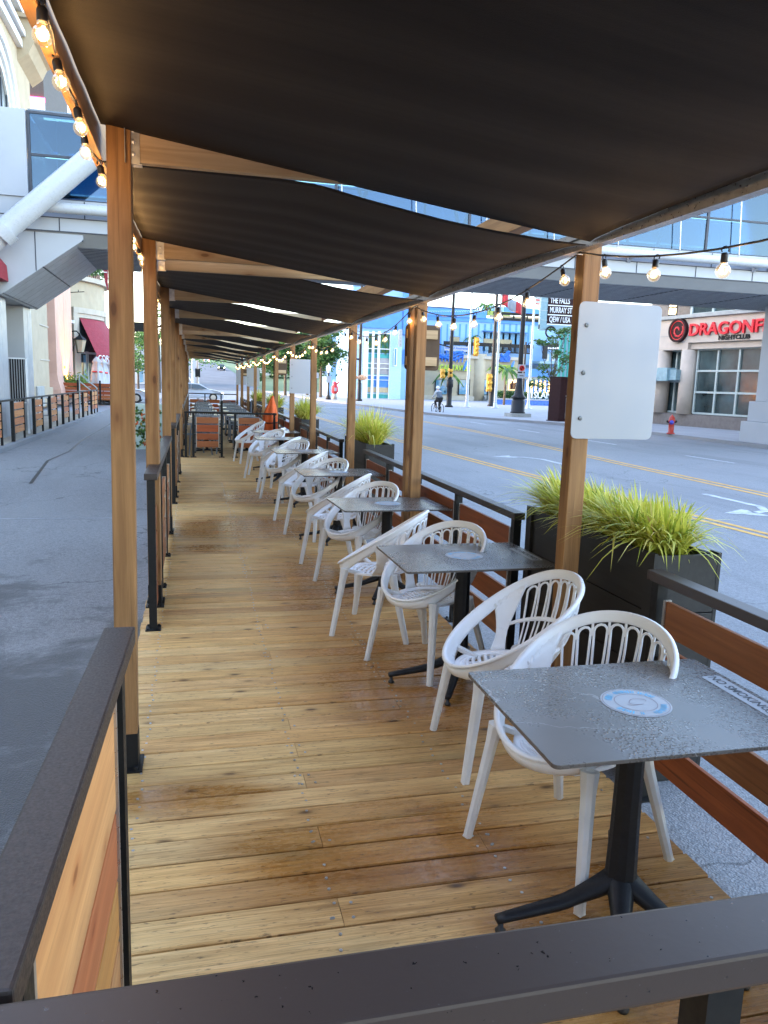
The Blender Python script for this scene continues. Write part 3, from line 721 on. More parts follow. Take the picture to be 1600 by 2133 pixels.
xr = railing('black cross railing with two orange board panels between white and grey chairs', (-.22, 17.3), (1.76, 17.3), 0, .99, (.03, .19, .79, 1.08, 1.93), ((.245, .735), (1.14, 1.62)), .05, 'black', seed=13, mat='slatX',
        heights=[(.22, .135, .3), (.385, .135, .62), (.555, .15, .0), (.735, .135, .3)])
k = MB(); k.box(.545, .595, 17.275, 17.325, .991, 1.235); k.build('rail_post', 'black', xr)
railing('far end railing closing off the deck before the white car', (-.3, 35.6), (1.9, 35.6), 0, 1.05, (.03, .75, 1.45, 2.15), ((.1, .7), (.82, 1.4), (1.52, 2.1)), .06, 'black', seed=14, mat='slatX')

# ------------------------------------------------------------------ sign boards on the street-side posts
def rrect(w, h, r, n=5):
    pts = []
    for cx, cy, a0 in ((w-r, r, -90), (w-r, h-r, 0), (r, h-r, 90), (r, r, 180)):
        for k in range(n+1): a = R_(a0+90*k/n); pts.append((cx+r*math.cos(a), cy+r*math.sin(a)))
    return pts
def signboard(y, label, back=False, x=RX0-.012, w=.445, z0=1.465, h=.655):
    if back: w, z0, h = .315, 1.83, .39
    t = thing('sign_board', label, 'sign', (x, y, z0), 0, 'blank boards bolted to the street side posts')
    if back:
        b = MB(); b.prism(rrect(w, h, .035), Vector((0, 0, 0)), X, Z, -Y, -.012, 0); b.build('panel', 'backply', t)
        for zz in (.07, .30):
            b = MB(); b.box(.005, w-.03, -.03, -.001, zz-.03, zz+.045); b.build('batten', 'rafter', t)
    else:
        b = MB(); b.prism(rrect(w, h, .03), Vector((0, 0, 0)), X, Z, -Y, 0, .006); b.build('panel', 'board', t, .0015)
        for k, (zz) in enumerate((.10, .32, .545)):
            b = MB(); b.lathe([(.011, 0), (.011, .003), (.009, .006), (.004, .007), (.0035, .004)], (.045, -.0062, zz), 12, axis=Matrix.Rotation(R_(90), 3, 'X'), smooth=False); b.build('bolt', 'bolt', t)
M['backply'] = plain('brown_stained_back', (.085, .05, .026), .7, var=.15, scale=5)
signboard(3.488, 'blank white board with rounded corners on the nearest street side post')
signboard(6.36+.20+.105, 'brown back of a board with two timber battens on the double post', True)
signboard(15.188, 'blank white board above the third planter of grass')
signboard(18.36, 'brown backed board on the post beside the orange cover', True)
signboard(27.99, 'small white board farther down the deck, second smallest of the white boards')
signboard(31.72, 'brown backed board near the far end of the deck', True)
signboard(35.19, 'white board at the far end, smallest of the white boards')

# ------------------------------------------------------------------ planters and their grasses
def grass(label, x, y, z, n, h, seed, spread=.16, wind=(-.12, .03), wd=.0075, lx=.14, ly=.5):
    r = random.Random(seed); b = MB()
    t = thing('ornamental_grass', label, 'grass plant', (x, y, z), 0, 'yellow green grasses in the planters')
    for i in range(n):
        a = r.uniform(0, 2*math.pi); q = math.sqrt(r.random()); bx, by_ = lx*q*math.cos(a)*.6, ly*q*math.sin(a)*.72
        L = h*r.uniform(.6, 1.2); lean = abs(r.gauss(.56, .30)); az = r.gauss(a, .9)
        dx, dy = math.cos(az), math.sin(az)
        W = wd*r.uniform(.6, 1.25); tint = min(1, max(0, r.gauss(.55, .22))); m = 7; P = []
        drp = r.uniform(.55, 1.35)*lean
        for k in range(m):
            f = k/(m-1); out = L*(lean*.55*f+.55*lean*f*f); up = L*(f-.62*drp*f*f*f-.1*lean*f)
            P.append(Vector((bx+dx*out+wind[0]*f*f*L*2, by_+dy*out+wind[1]*f*f*L*2, up)))
        side = Vector((-dy, dx, 0)); side = (side+Vector((r.uniform(-.5, .5), r.uniform(-.5, .5), 0))).normalized(); vs = []
        for k, p in enumerate(P):
            w = W*(1-(k/(m-1))**2.2)*(.55+.45*min(1, k/2)); vs += [p-side*w, p+side*w]
        b.add(vs, [(2*k, 2*k+1, 2*k+3, 2*k+2) for k in range(m-1)], tint, True)
    b.build('blades', 'grass', t)
    return t
def planter(label, y0, y1, x0=2.045, x1=2.36):
    t = thing('planter_box', label, 'planter', ((x0+x1)/2, (y0+y1)/2, GZ), 0, 'black wooden planters along the street side'); lx, ly = (x1-x0)/2, (y1-y0)/2; H = .97-GZ
    b = MB(); nb = 4; th = .022
    for k in range(nb):
        z0, z1 = H*k/nb+.002, H*(k+1)/nb-.003; t_ = k/4
        b.box(-lx, -lx+th, -ly+th, ly-th, z0, z1, t_); b.box(lx-th, lx, -ly+th, ly-th, z0, z1, t_); b.box(-lx, lx, -ly, -ly+th-.0005, z0, z1, t_); b.box(-lx, lx, ly-th+.0005, ly, z0, z1, t_)
    b.build('box', 'planter', t, .002)
    for sx in (-1, 1):
        for sy in (-1, 1):
            b = MB(); b.box(min(sx*lx, sx*(lx+.018)), max(sx*lx, sx*(lx+.018)), min(sy*(ly-.07), sy*(ly+.001)), max(sy*(ly-.07), sy*(ly+.001)), 0, H+.006)
            b.build('corner_batten', 'planter', t)
    b = MB(); nx, ny = 6, 20; r = random.Random(int(y0*10))
    rows = [[(-lx+th+(2*lx-2*th)*i/nx, -ly+th+(2*ly-2*th)*j/ny, H-.07+r.uniform(-.012, .018)) for i in range(nx+1)] for j in range(ny+1)]
    b.sheet([list(q) for q in zip(*rows)], .02); b.build('soil', 'soil', t)
PL = [(3.05, 4.46, 'first'), (9.2, 10.62, 'second'), (15.2, 16.6, 'third'), (21.5, 22.9, 'fourth'), (27.7, 29.1, 'fifth')]
for k, (a, c, nm) in enumerate(PL):
    planter('black board planter box, %s along the street side railing' % nm, a, c)
    zt = .91
    if k == 0:
        grass('yellow green grass at the near end of the nearest planter', 2.2, 3.42, zt, 1300, .31, 1, ly=.40, lx=.17, wind=(-.05, .03), wd=.0105)
        grass('yellow green grass behind the signed post in the nearest planter', 2.2, 4.1, zt, 1200, .31, 2, ly=.42, lx=.17, wind=(-.09, .08), wd=.0105)
    else:
        grass('clump of pale green grass in the %s planter' % nm, 2.2, (a+c)/2-.05, zt, 900 if k < 3 else 520,   .50, 3+k, ly=.62, lx=.2, wd=.009 if k < 3 else .014, wind=(.02, .0))
# ------------------------------------------------------------------ white shell chairs
def CE(th): return Vector((.190*math.sin(th), -.03-.205*math.cos(th), .427-.008*math.cos(th)))
def CR(th):
    c, s = math.cos(th), math.sin(th); y = .01-.295*c
    w = .306*(1+.045*math.cos(2*th)); x = w*s*(1-.06*c)
    f = (y+.285)/.59; z = .464+.396*(f**.98); return Vector((x, y, z))
def CB(th, t):
    e, r = CE(th), CR(th); p = e.lerp(r, t); out = Vector((math.sin(th), -math.cos(th), 0)); back = max(0, -math.cos(th))
    return p+out*(.035*math.sin(math.pi*t)*(.35+.65*back))-Z*(.03*math.sin(math.pi*t)*(1-.6*back))
def rim_w(th):
    L = (CR(th)-CE(th)).length; c = math.cos(th)
    band = .060+.034*c**3 if c > 0 else .060+.020*c
    return min(.95, band/L)
def make_chair():
    t = thing('white_armchair', 'white shell armchair', 'chair')
    N = 72; rows = []
    for i in range(N):
        th = 2*math.pi*i/N; w = rim_w(th); R1 = CB(th, 1); out = Vector((math.sin(th), -math.cos(th), 0))
        row = [CB(th, 1-w+w*k/4) for k in range(5)]
        row.append(R1+out*.008-Z*.003); row.append(R1+out*.011-Z*.012)
        rows.append(row)
    b = MB(); b.sheet(rows, .011, True, closed=True)
    # struts joining arms and seat
    for sg in (1, -1):
        rr = []
        for i in range(11):
            f = i/10; row = []
            for k in range(9):
                tt = k/8; c = 104+7*tt; hw = 6.5+8*abs(tt-.35)**1.5*2.4
                th = R_(c+(2*f-1)*hw)*sg; row.append(CB(th, .02+tt*(.985-rim_w(th)*.6)))
            rr.append(row)
        b.sheet(rr, .011)
    b.build('arm_shell', 'plastic', t)
    # seat: rim, fanned cross bars and long ribs
    b = MB(); rows = []
    def SE(th, q):
        e = CE(th); c = Vector((0, -.03, .418)); p = c.lerp(e, q); return p+Z*(.004*(q**3)-.003)
    for i in range(N):
        th = 2*math.pi*i/N; rows.append([SE(th, q) for q in (.80, .88, .96, 1.04)])
    b.sheet(rows, .012, closed=True)
    def SP(x, y):
        q = math.hypot(x/.190, (y+.03)/.205); return Vector((x, y, .4155+.009*q*q))
    for k in range(11):
        y0 = -.185+k*.032; L = []
        for j in range(17):
            s = -1+2*j/16; bend = .055*(1-k/10)+.006
            xm = .190*math.sqrt(max(0, 1-min(.98, abs((y0+.03)/.205))**2))*.97; x = s*xm; y = y0-bend*(1-s*s)*.9+bend*.4
            if math.hypot(x/.190, (y+.03)/.205) < .97: L.append(SP(x, y))
        if len(L) > 3:
            rows = [[p+Y*(-.0085), p+Y*.0085] for p in L]; b.sheet(rows, .009)
    for x in (-.085, .0, .085):
        L = [SP(x*(.8+.2*(j/10)), -.205+.36*j/10) for j in range(11)]; b.sheet([[p-X*.008-Z*.002, p+X*.008-Z*.002] for p in L], .010)
    b.build('seat', 'plastic', t)
    # backrest: arched loops over a cross band, dense slats below
    b = MB(); step = 11.8
    for i in range(9):
        c = 180+(i-4)*step; hw = 4.75; P = []; top = .985-rim_w(R_(c))
        for k in range(7): P.append(CB(R_(c-hw*(.86+.14*k/6)), .45+(top-.06-.45)*k/6))
        for k in range(1, 6): a = math.pi*k/6; P.append(CB(R_(c-hw*math.cos(a)), top-.06+.055*math.sin(a)))
        for k in range(7): P.append(CB(R_(c+hw*(.86+.14*(6-k)/6)), .45+(top-.06-.45)*(6-k)/6))
        b.tube(P, .0056, 6)
        for a in (-hw*.55, hw*.55):
            P = [CB(R_(c+a*(.9 if k else 1)), .46*k/6) for k in range(7)]; b.tube(P, .0048, 5)
        if i < 8: b.tube([CB(R_(c+step/2), top-.10), CB(R_(c+step/2), top-.02), CB(R_(c+step/2), min(.99, top+.03))], .0055, 5)
    for t0, t1, a0, a1 in ((.425, .475, 112, 248), (.0, .05, 122, 238)):
        b.sheet([[CB(R_(a0+(a1-a0)*j/30), t0+(t1-t0)*k/2) for k in range(3)] for j in range(31)], .010)
    b.build('backrest', 'plastic', t)
    for sx, sy in ((1, -1), (-1, -1), (1, 1), (-1, 1)):
        top = Vector((sx*.215, -.195, .462)) if sy < 0 else Vector((sx*.198, .13, .44)); foot = Vector((sx*.268, -.262, 0)) if sy < 0 else Vector((sx*.262, .258, 0))
        b = MB(); m = 7; vs = []; d = (foot-top).normalized(); sd = d.cross(Vector((sx, sy, 0))).normalized(); fw = d.cross(sd)
        for k in range(m):
            f = k/(m-1); p = top.lerp(foot, f); w = .0255*(1-f)+.0185*f+(.006 if k == 0 else 0)
            for a in range(8):
                an = 2*math.pi*(a+.5)/8; co, si = math.cos(an), math.sin(an); q = w/max(abs(co), abs(si))*.92 if 0 else w*1.08
                vs.append(p+sd*(co*q)+fw*(si*q*.9))
        b.add(vs, [(k*8+a, k*8+(a+1) % 8, (k+1)*8+(a+1) % 8, (k+1)*8+a) for k in range(m-1) for a in range(8)]+[tuple(range(8))[::-1], tuple((m-1)*8+a for a in range(8))], .5, False)
        hub = Vector((sx*.13, sy*.10, .421)); b.bar(top-Z*.006, hub, .026, .022)
        b.bar(foot+Z*.004, foot-Z*0, .03, .03)
        b.build('leg', 'leg', t, .003)
    return t
chair0 = make_chair()
used = []
def put_chair(x, y, face, label):
    rz = math.atan2(face[1], face[0])+math.pi/2
    g = 'white shell armchairs at the row of small tables'
    if not used: used.append(1); chair0.location = (x, y, 0.001); chair0.rotation_euler = (0, 0, rz); chair0['label'] = label; chair0['group'] = g; return chair0
    return dup(chair0, (x, y, .001), rz, label, g)
# ------------------------------------------------------------------ square pedestal tables
def make_table():
    t = thing('cafe_table', 'grey stone table', 'table')
    b = MB(); b.prism([(p[0]-.44, p[1]-.335) for p in rrect(.88, .67, .018, 3)], Vector((0, 0, .728)), X, Y, Z, 0, .012); b.build('tabletop', 'stone', t, .0015)
    b = MB(); b.box(-.17, .17, -.17, .17, .714, .7275); b.build('mounting_plate', 'iron', t)
    b = MB(); prof = []
    for z, w in ((.13, .052), (.30, .047), (.50, .044), (.7135, .043)): prof.append((z, w))
    vs = []
    for z, w in prof:
        for a in range(12):
            an = 2*math.pi*a/12+.26; q = w*(1.0 if a % 3 else 1.06); vs.append((q*math.cos(an), q*math.sin(an), z))
    b.add(vs, [(i*12+a, i*12+(a+1) % 12, (i+1)*12+(a+1) % 12, (i+1)*12+a) for i in range(3) for a in range(12)]+[tuple(range(12))[::-1], tuple(36+a for a in range(12))]); b.build('column', 'iron', t, .002)
    for ang in (180, 242, 300, 62):
        d = Vector((math.cos(R_(ang)), math.sin(R_(ang)), 0)); s = Vector((-d.y, d.x, 0)); rows = []
        for k in range(13):
            f = k/12; rr = .02+.405*f; zc = .145-.045*min(1, f*2.2)**.8-.05*f; w = .036-.016*f; h = .040-.020*f
            if f < .3: w += .012*(1-f/.3); h += .012*(1-f/.3)
            rows.append([d*rr+s*(w*.62)+Z*(zc+h*.5), d*rr+s*w+Z*zc, d*rr+s*(w*.62)+Z*(zc-h*.55), d*rr-s*(w*.62)+Z*(zc-h*.55), d*rr-s*w+Z*zc, d*rr-s*(w*.62)+Z*(zc+h*.5)])
        b = MB(); vs = [p for r_ in rows for p in r_]
        b.add(vs, [(k*6+a, k*6+(a+1) % 6, (k+1)*6+(a+1) % 6, (k+1)*6+a) for k in range(12) for a in range(6)]+[tuple(range(6))[::-1], tuple(72+a for a in range(6))], .5, True)
        o = b.build('base_leg', 'iron', t)
        f_ = MB(); f_.lathe([(.016, .002), (.018, .010), (.010, .016), (.008, .05)], d*.41, 10); f_.build('glide', 'socket', o)
    # printed round decal with rings, worn blue lettering and a squiggle
    b = MB(); zt = .7405; b.lathe([(.108, zt), (.108, zt+.0008), (.0001, zt+.0008)], (0, 0, 0), 40, smooth=False); dec = b.build('round_decal', 'board', t)
    b = MB()
    for r0 in (.101, .064):
        b.lathe([(r0+.0022, zt+.0014), (r0, zt+.0014)], (0, 0, 0), 48, smooth=False, cap=False)
    pts = [Vector((.008+.03*math.cos(a)*(1+.25*math.sin(2*a)), .004+.022*math.sin(a), zt+.0014)) for a in [k*.42 for k in range(13)]]+[Vector((-.02-.004*k, -.02+.002*k, zt+.0014)) for k in range(5)]
    for p, q in zip(pts, pts[1:]):
        n_ = (q-p).normalized(); s = Vector((-n_.y, n_.x, 0))*.0012; b.quad(p-s, q-s, q+s, p+s)
    b.build('decal_rings', 'decalgrey', dec)
    b = MB(); r = random.Random(4)
    for a0, a1 in ((20, 160), (200, 262), (280, 340)):
        a = a0
        while a < a1:
            w = r.uniform(3, 6.5); 
            for q0, q1 in ((.071, .095),):
                if r.random() < .85:
                    x0, x1 = R_(a), R_(a+w*.55); qa, qb = q0+r.uniform(0, .004), q1-r.uniform(0, .006)
                    b.quad(*[Vector((q*math.cos(x), q*math.sin(x), zt+.0014)) for q, x in ((qa, x0), (qb, x0), (qb, x1), (qa, x1))])
            a += w
    b.build('decal_blue', 'decalblue', dec)
    # NO SMOKING strip along the street edge
    b = MB(); b.prism([(p[0]-.165, p[1]-.034) for p in rrect(.33, .068, .01, 3)], Vector((.385, 0, zt)), -Y, X, Z, 0, .0008); st = b.build('sticker', 'board', t)
    lettering('sticker_lettering', 'NO SMOKING', .045, Vector((.385, .015, zt+.0013)), -Y, X, 'ink', st, .0002, bold=.0008)
    b = MB(); b.lathe([(.021, zt+.0014), (.017, zt+.0014)], (.385, -.140, 0), 20, smooth=False, cap=False); b.quad((.373, -.153, zt+.0014), (.376, -.155, zt+.0014), (.397, -.129, zt+.0014), (.394, -.126, zt+.0014)); b.build('sticker_symbol', 'ink', st)
    return t
M['decalgrey'] = plain('decal_grey_ink', (.22, .17, .20), .5)
M['decalblue'] = plain('decal_blue_ink', (.08, .38, .62), .5, var=.3, scale=60)
M['ink'] = plain('black_ink', (.03, .03, .035), .5)
TB = [(1.336, 2.04, 0.), (1.50, 4.12, 0.02), (1.525, 6.06, .05), (1.52, 8.27, .04), (1.49, 10.78, .04), (1.42, 13.15, .03), (1.50, 14.9, .03)]
tab0 = make_table()
for i, (x, y, rz) in enumerate(TB):
    lab = ['nearest grey stone table, wet, with round white sticker beside the front railing', 'second grey table from the front, at the foot of the first planter',
           'third grey table from the front, before the double post', 'fourth grey table from the front, level with the railing before the second planter', 'fifth grey table from the front, beside the second planter',
           'sixth grey table from the front, among white chairs', 'seventh grey table, farthest of the row, before the cross railing'][i]
    if i == 0: o = tab0; o.location = (x, y, 0); o.rotation_euler = (0, 0, rz); o['label'] = lab; o['group'] = 'small grey tables in a row'
    else: dup(tab0, (x, y, 0), rz, lab, 'small grey tables in a row')
FA, FB = (-.87, -.50), (-.88, .47)
put_chair(1.35, 2.42, (-.92, -.40), 'nearest white armchair, tucked under the wet front table')
put_chair(1.40, 3.20, (-1., .04), 'white armchair in front of the first planter, facing the aisle by the nearest post')
put_chair(1.39, 4.39, FA, 'white armchair under the far side of the second table')
put_chair(1.25, 5.10, FB, 'white armchair turned side on before the third table')
put_chair(1.36, 6.36, FA, 'white armchair under the far side of the third table')
put_chair(1.32, 7.22, FB, 'white armchair turned side on before the fourth table')
put_chair(1.33, 8.45, FA, 'white armchair under the far side of the fourth table')
put_chair(1.30, 9.55, FB, 'white armchair turned side on before the fifth table')
put_chair(1.28, 11.15, FA, 'white armchair under the far side of the fifth table')
put_chair(1.28, 12.0, FB, 'white armchair turned side on before the sixth table')
put_chair(1.20, 13.55, FA, 'white armchair under the far side of the sixth table')
put_chair(1.30, 14.25, FB, 'white armchair turned side on before the farthest grey table')
put_chair(1.10, 16.3, (-.97, -.2), 'white armchair standing just before the black cross railing')

# ------------------------------------------------------------------ grey slatted armchairs and pale tables beyond the cross railing
def make_grey():
    t = thing('grey_armchair', 'grey armchair', 'chair')
    b = MB()
    for k in range(7): b.box(-.23, .23, -.24+k*.068, -.24+k*.068+.05, .445, .46)
    b.build('seat', 'greychair', t)
    b = MB()
    for k in range(9):
        x = -.19+k*.0475; b.bar((x, .25, .50), (x*1.04, .30, .80), .030, .008, (0, 1, 0))
    b.tube([(-.235, .22, .455), (-.245, .27, .68), (-.225, .305, .80), (-.17, .318, .845), (0, .325, .855), (.17, .318, .845), (.225, .305, .80), (.245, .27, .68), (.235, .22, .455)], .014, 8); b.bar((-.2, .247, .505), (.2, .247, .505), .02, .03)
    b.bar((-.235, .30, .765), (.235, .30, .765), .014, .04)
    b.build('backrest', 'greychair', t)
    for sx in (-1, 1):
        b = MB(); b.bar((sx*.25, -.2, .66), (sx*.262, .27, .67), .045, .022); b.bar((sx*.25, -.19, .66), (sx*.245, -.225, .45), .024, .024); b.build('armrest', 'greychair', t)
    for sx in (-1, 1):
        for y0, y1 in ((-.22, -.25), (.22, .29)):
            b = MB(); b.bar((sx*.235, y0, .46), (sx*.25, y1, 0), .028, .028); b.build('leg', 'greychair', t)
    return t
def make_pale():
    t = thing('pale_table', 'pale table', 'table')
    b = MB()
    for k in range(5): b.box(-.37, .37, -.37+k*.149, -.37+k*.149+.144, .725, .75, k/5)
    b.build('tabletop', 'paletop', t, .003)
    b = MB(); b.bar((0, 0, .03), (0, 0, .72), .07, .07); b.box(-.25, .25, -.25, .25, .708, .7235); b.build('column', 'black', t)
    b = MB(); b.bar((-.3, -.3, .02), (.3, .3, .02), .06, .03); b.bar((-.3, .3, .02), (.3, -.3, .02), .06, .028); b.build('base', 'black', t)
    return t
gc = make_grey(); pt = make_pale(); gused = []; pused = []
SIDE = {0: 'driveway side', 1: 'street side'}
def put_grey(x, y, z, rz, lab, grp):
    if not gused: gused.append(1); gc.location = (x, y, z); gc.rotation_euler = (0, 0, rz); gc['label'] = lab; gc['group'] = grp
    else: dup(gc, (x, y, z), rz, lab, grp)
def put_pale(x, y, z, rz, lab, grp):
    if not pused: pused.append(1); pt.location = (x, y, z); pt.rotation_euler = (0, 0, rz); pt['label'] = lab; pt['group'] = grp
    else: dup(pt, (x, y, z), rz, lab, grp)
gl, gg = 'grey slatted armchairs past the cross railing', 'pale board tables past the cross railing'
k = 0
for row, y in enumerate((19.0, 21.6, 24.2, 27.0, 30.0)):
    for s, x in ((0, .28), (1, 1.22)):
        put_pale(x, y, 0, 0, 'pale board table on the %s, %s of its row past the cross railing' % (SIDE[s], nth(row)), gg)
        put_grey(x+(.04 if s else -.03), y-.62+.04*(row % 2), 0, math.pi+.06*((row+s) % 3-1), 'grey slatted armchair before the %s pale table on the %s' % (nth(row), SIDE[s]), gl)
        put_grey(x-(.03 if s else -.05), y+.62, 0, .08*((row+s) % 3-1), 'grey slatted armchair behind the %s pale table on the %s' % (nth(row), SIDE[s]), gl)
put_grey(.02, 18.0, 0, -1.2, 'grey slatted armchair pulled up beside the cross railing and the driveway side post', gl)
# orange cover hanging over the end of the cross railing
t = thing('orange_cover', 'bright orange cloth cover pulled to a point beside a street side post', 'cover', (1.66, 17.62, 0))
b = MB(); rows = []
for i in range(28):
    a = 2*math.pi*i/28; row = []
    for z, rx, ry in ((.10, .17, .16), (.45, .165, .155), (.80, .15, .14), (.95, .145, .12), (1.12, .10, .085), (1.26, .05, .05), (1.36, .018, .02)):
        w = 1+.16*math.sin(a*5+z*2)*(1 if z < 1.2 else .4); row.append((rx*math.cos(a)*w+.06*max(0, z-.9)/.45-.02, ry*math.sin(a)*w, z))
    rows.append(row)
b.sheet(rows, .006, closed=True); b.build('cloth', 'orange', t)
b = MB(); b.tube([(.165*math.cos(a)*1.07-.02, .15*math.sin(a)*1.07, .78+.02*math.sin(a)) for a in [k*.3 for k in range(21)]], .012, 6, closed=True); b.tube([(.04, 0, .003), (.04, 0, .5)], .05, 10); b.lathe([(.13, .003), (.13, .05), (.05, .06)], (.0, 0, 0), 16); b.build('tie_and_stand', 'black', t)
# ------------------------------------------------------------------ left side: patio, fence, bridge, buildings
b = MB(); b.box(-30, -4.50, 8, 39.2, -.30, -.03)
M['walkbeige'] = concrete('patio_beige', (.40, .35, .28))
b.build('patio_floor', 'walkbeige', kind='structure')
b = MB()
for k in range(26):
    b.box(-4.50, -4.33, 8+1.2*k+.004, 8+1.2*(k+1)-.004, -.30, -.045)
b.box(-9, -4.33, 39.204, 39.36, -.30, -.045); b.build('kerb', 'curb', kind='structure')
FU = [(5, 928, 52), (28.5, 921, 0), (52, 914, 0), (72.6, 907, 0), (90, 900, 0), (105.6, 895, 0), (119.5, 889, 0), (132, 884, 0), (144, 880, 0), (154.4, 877, 0), (165, 873, 0), (173.5, 869.5, 0), (183, 866.7, 0), (191, 864, 0), (197, 862, 0), (203, 862, 0)]
FY = [round(onx(u, v, -4.45).y, 2) for u, v, _ in FU]
pairs = [(18.6, FY[0])]+[(FY[i], FY[i+1]) for i in range(1, 13, 2)]+[(FY[13], FY[15])]
rr = random.Random(8)
for k, (y0, y1) in enumerate(pairs):
    t = thing('patio_fence', 'black posted fence bay with pale cedar boards, %s along the patio kerb' % nth(k), 'fence', (-4.45, y0, -.03), 0, 'fence bays along the patio kerb')
    L = y1-y0; ye = pairs[k+1][0]-y0-.05 if k+1 < len(pairs) else L+.03
    b = MB(); b.box(-.04, .04, -.045, .045, 0, 1.06); b.build('fence_post', 'black', t)
    b = MB(); b.box(-.025, .025, L-.03, L+.03, 0, 1.02); b.build('fence_post', 'black', t)
    if k == len(pairs)-1: b = MB(); b.box(-.025, .025, L*.5-.03, L*.5+.03, 0, 1.02); b.build('fence_post', 'black', t)
    b = MB(); b.box(-.035, .035, .045, ye, 1.02, 1.06); b.build('top_rail', 'black', t)
    b = MB()
    for q in range(4): b.box(-.012, .012, .075, L-.05, .20+.20*q, .20+.20*q+.165, rr.random())
    b.build('slat_panel', 'slatpale', t)
    if k < len(pairs)-1:
        for s, dx in ((0, -.95),):
            yt = (y0+pairs[k+1][0])/2
            put_grey(-5.25, ((y0+L+pairs[k+1][0])/2)*1.17, -.03, -math.pi*.5+.15, 'grey patio armchair behind the %s fence bay' % nth(k), 'grey armchairs behind the patio fence')
for k in range(4):
    yt = 21.0+k*4.6
    t = thing('patio_table', 'light grey pedestal table behind the patio fence, %s along' % nth(k), 'table', (-5.9, yt, -.03), 0, 'grey tables behind the patio fence')
    b = MB(); b.box(-.38, .38, -.38, .38, .72, .745); b.build('tabletop', 'clad', t); b = MB(); b.tube([(0, 0, .02), (0, 0, .72)], .04, 8); b.box(-.28, .28, -.28, .28, 0, .025); b.build('column', 'greychair', t)
# pylon of the bridge, bridge deck across the street
BY0, BY1 = 22.0, 27.0
br = thing('footbridge', 'white clad glazed footbridge crossing the street overhead', 'footbridge', (0, 0, 0))
XL, XE = -16.0, 44.0
b = MB(); b.box(XL, XE, BY0, BY1, 5.27, 5.60); b.box(XL, XE, BY0+.10, BY1-.10, 5.604, 6.06); b.build('fascia', 'clad', br)
b = MB()
for z in (5.602, 5.27): b.box(XL, XE, BY0-.012, BY0+.0, z-.012, z+.012)
x = XL+.4
while x < XE: b.box(x-.014, x+.014, BY0-.010, BY0+.002, 5.285, 5.59); b.box(x+.6-.014, x+.6+.014, BY0+.088, BY0+.099, 5.62, 6.05); x += 2.05
b.build('panel_joints', 'joint', br)
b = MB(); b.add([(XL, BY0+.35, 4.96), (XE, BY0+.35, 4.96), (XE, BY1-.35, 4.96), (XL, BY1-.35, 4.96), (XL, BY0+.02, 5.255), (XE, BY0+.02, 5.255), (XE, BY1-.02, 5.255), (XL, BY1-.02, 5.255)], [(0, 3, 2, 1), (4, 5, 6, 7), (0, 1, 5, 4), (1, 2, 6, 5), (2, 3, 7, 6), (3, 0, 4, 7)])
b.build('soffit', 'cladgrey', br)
b = MB()
for k in range(16): b.box(XL, XE, BY0+.6+.28*k, BY0+.612+.28*k, 4.951, 4.959)
x = XL
while x < XE: b.box(x, x+.045, BY0+.36, BY1-.36, 4.950, 4.958); x += 3.1
b.build('soffit_joints', 'joint', br)
b = MB(); b.tube([(-3.95, BY0-.28, 5.79), (XE, BY0-.28, 5.79)], .135, 16); b.build('side_pipe', 'pipe', br)
b = MB()
for x in (4, 8.4, 12.8, 17.2, 21.6): b.box(x-.05, x+.05, BY0-.27, BY0+.08, 5.70, 5.92); b.add([(x-.05, BY0-.3, 5.7), (x+.05, BY0-.3, 5.7), (x+.05, BY0, 5.55), (x-.05, BY0, 5.55), (x-.05, BY0-.3, 5.72), (x+.05, BY0-.3, 5.72), (x+.05, BY0, 5.72), (x-.05, BY0, 5.72)], [(0, 3, 2, 1), (4, 5, 6, 7), (0, 1, 5, 4), (1, 2, 6, 5), (2, 3, 7, 6), (3, 0, 4, 7)])
b.build('pipe_bracket', 'clad', br)
b = MB(); b.tube([(-6.2, BY0-.62, 3.45), (-4.45, BY0-.62, 5.12), (-2.0, BY0-.62, 7.35), (0.2, BY0-.62, 9.4)], .27, 18); b.tube([(-4.58, BY0-.62, 5.0), (-4.40, BY0-.62, 5.17)], .35, 20); b.build('diagonal_strut', 'pipe', br)
# glazing: frames, panes, roof, interior
b = MB()
for z in (6.07, 7.10, 8.10): b.box(-4.0, XE, BY0+.14, BY0+.20, z-.03, z+.03); b.box(-4.0, XE, BY1-.2, BY1-.14, z-.03, z+.03)
x = -3.97
while x < XE: b.box(x-.035, x+.035, BY0+.13, BY0+.19, 6.05, 8.13); b.box(x-.035, x+.035, BY1-.2, BY1-.13, 6.05, 8.13); x += 3.9
b.build('glazing_frame', 'joint', br)
b = MB(); b.box(-3.98, XE, BY0+.165, BY0+.175, 6.07, 8.10); b.box(-3.98, XE, BY1-.175, BY1-.165, 6.07, 8.10); b.build('glazing', 'bridgeglass', br)
b = MB(); b.box(-3.98, XE, BY0+.2, BY1-.2, 8.135, 8.18); b.build('glass_roof', 'roofglass', br)
b = MB(); x = -2
while x < XE: b.tube([(x, BY0+.5, 6.07), (x+.8, BY0+.9, 8.12)], .06, 8); b.tube([(x+1.6, BY1-.5, 6.07), (x+.8, BY1-.9, 8.12)], .06, 8); x += 3.2
b.build('inner_struts', 'pipe', br)
b = MB(); b.box(-3.98, XE, 24.45, 24.53, 7.62, 7.66); b.build('strip_light', 'cool', br)
x = 4
while x < 30: b = MB(); b.tube([(x, BY0-.05, 5.98), (x-.15, BY0-.05, 8.6)], .018, 6); b.sphere((x, BY0-.05, 5.97), .06, 8, 6); b.build('hanger_rod', 'alu', br); x += 2.1
b = MB(); b.box(XL, -4.02, BY0+.05, BY1-.05, 6.064, 8.12); b.build('end_wall', 'clad', br)
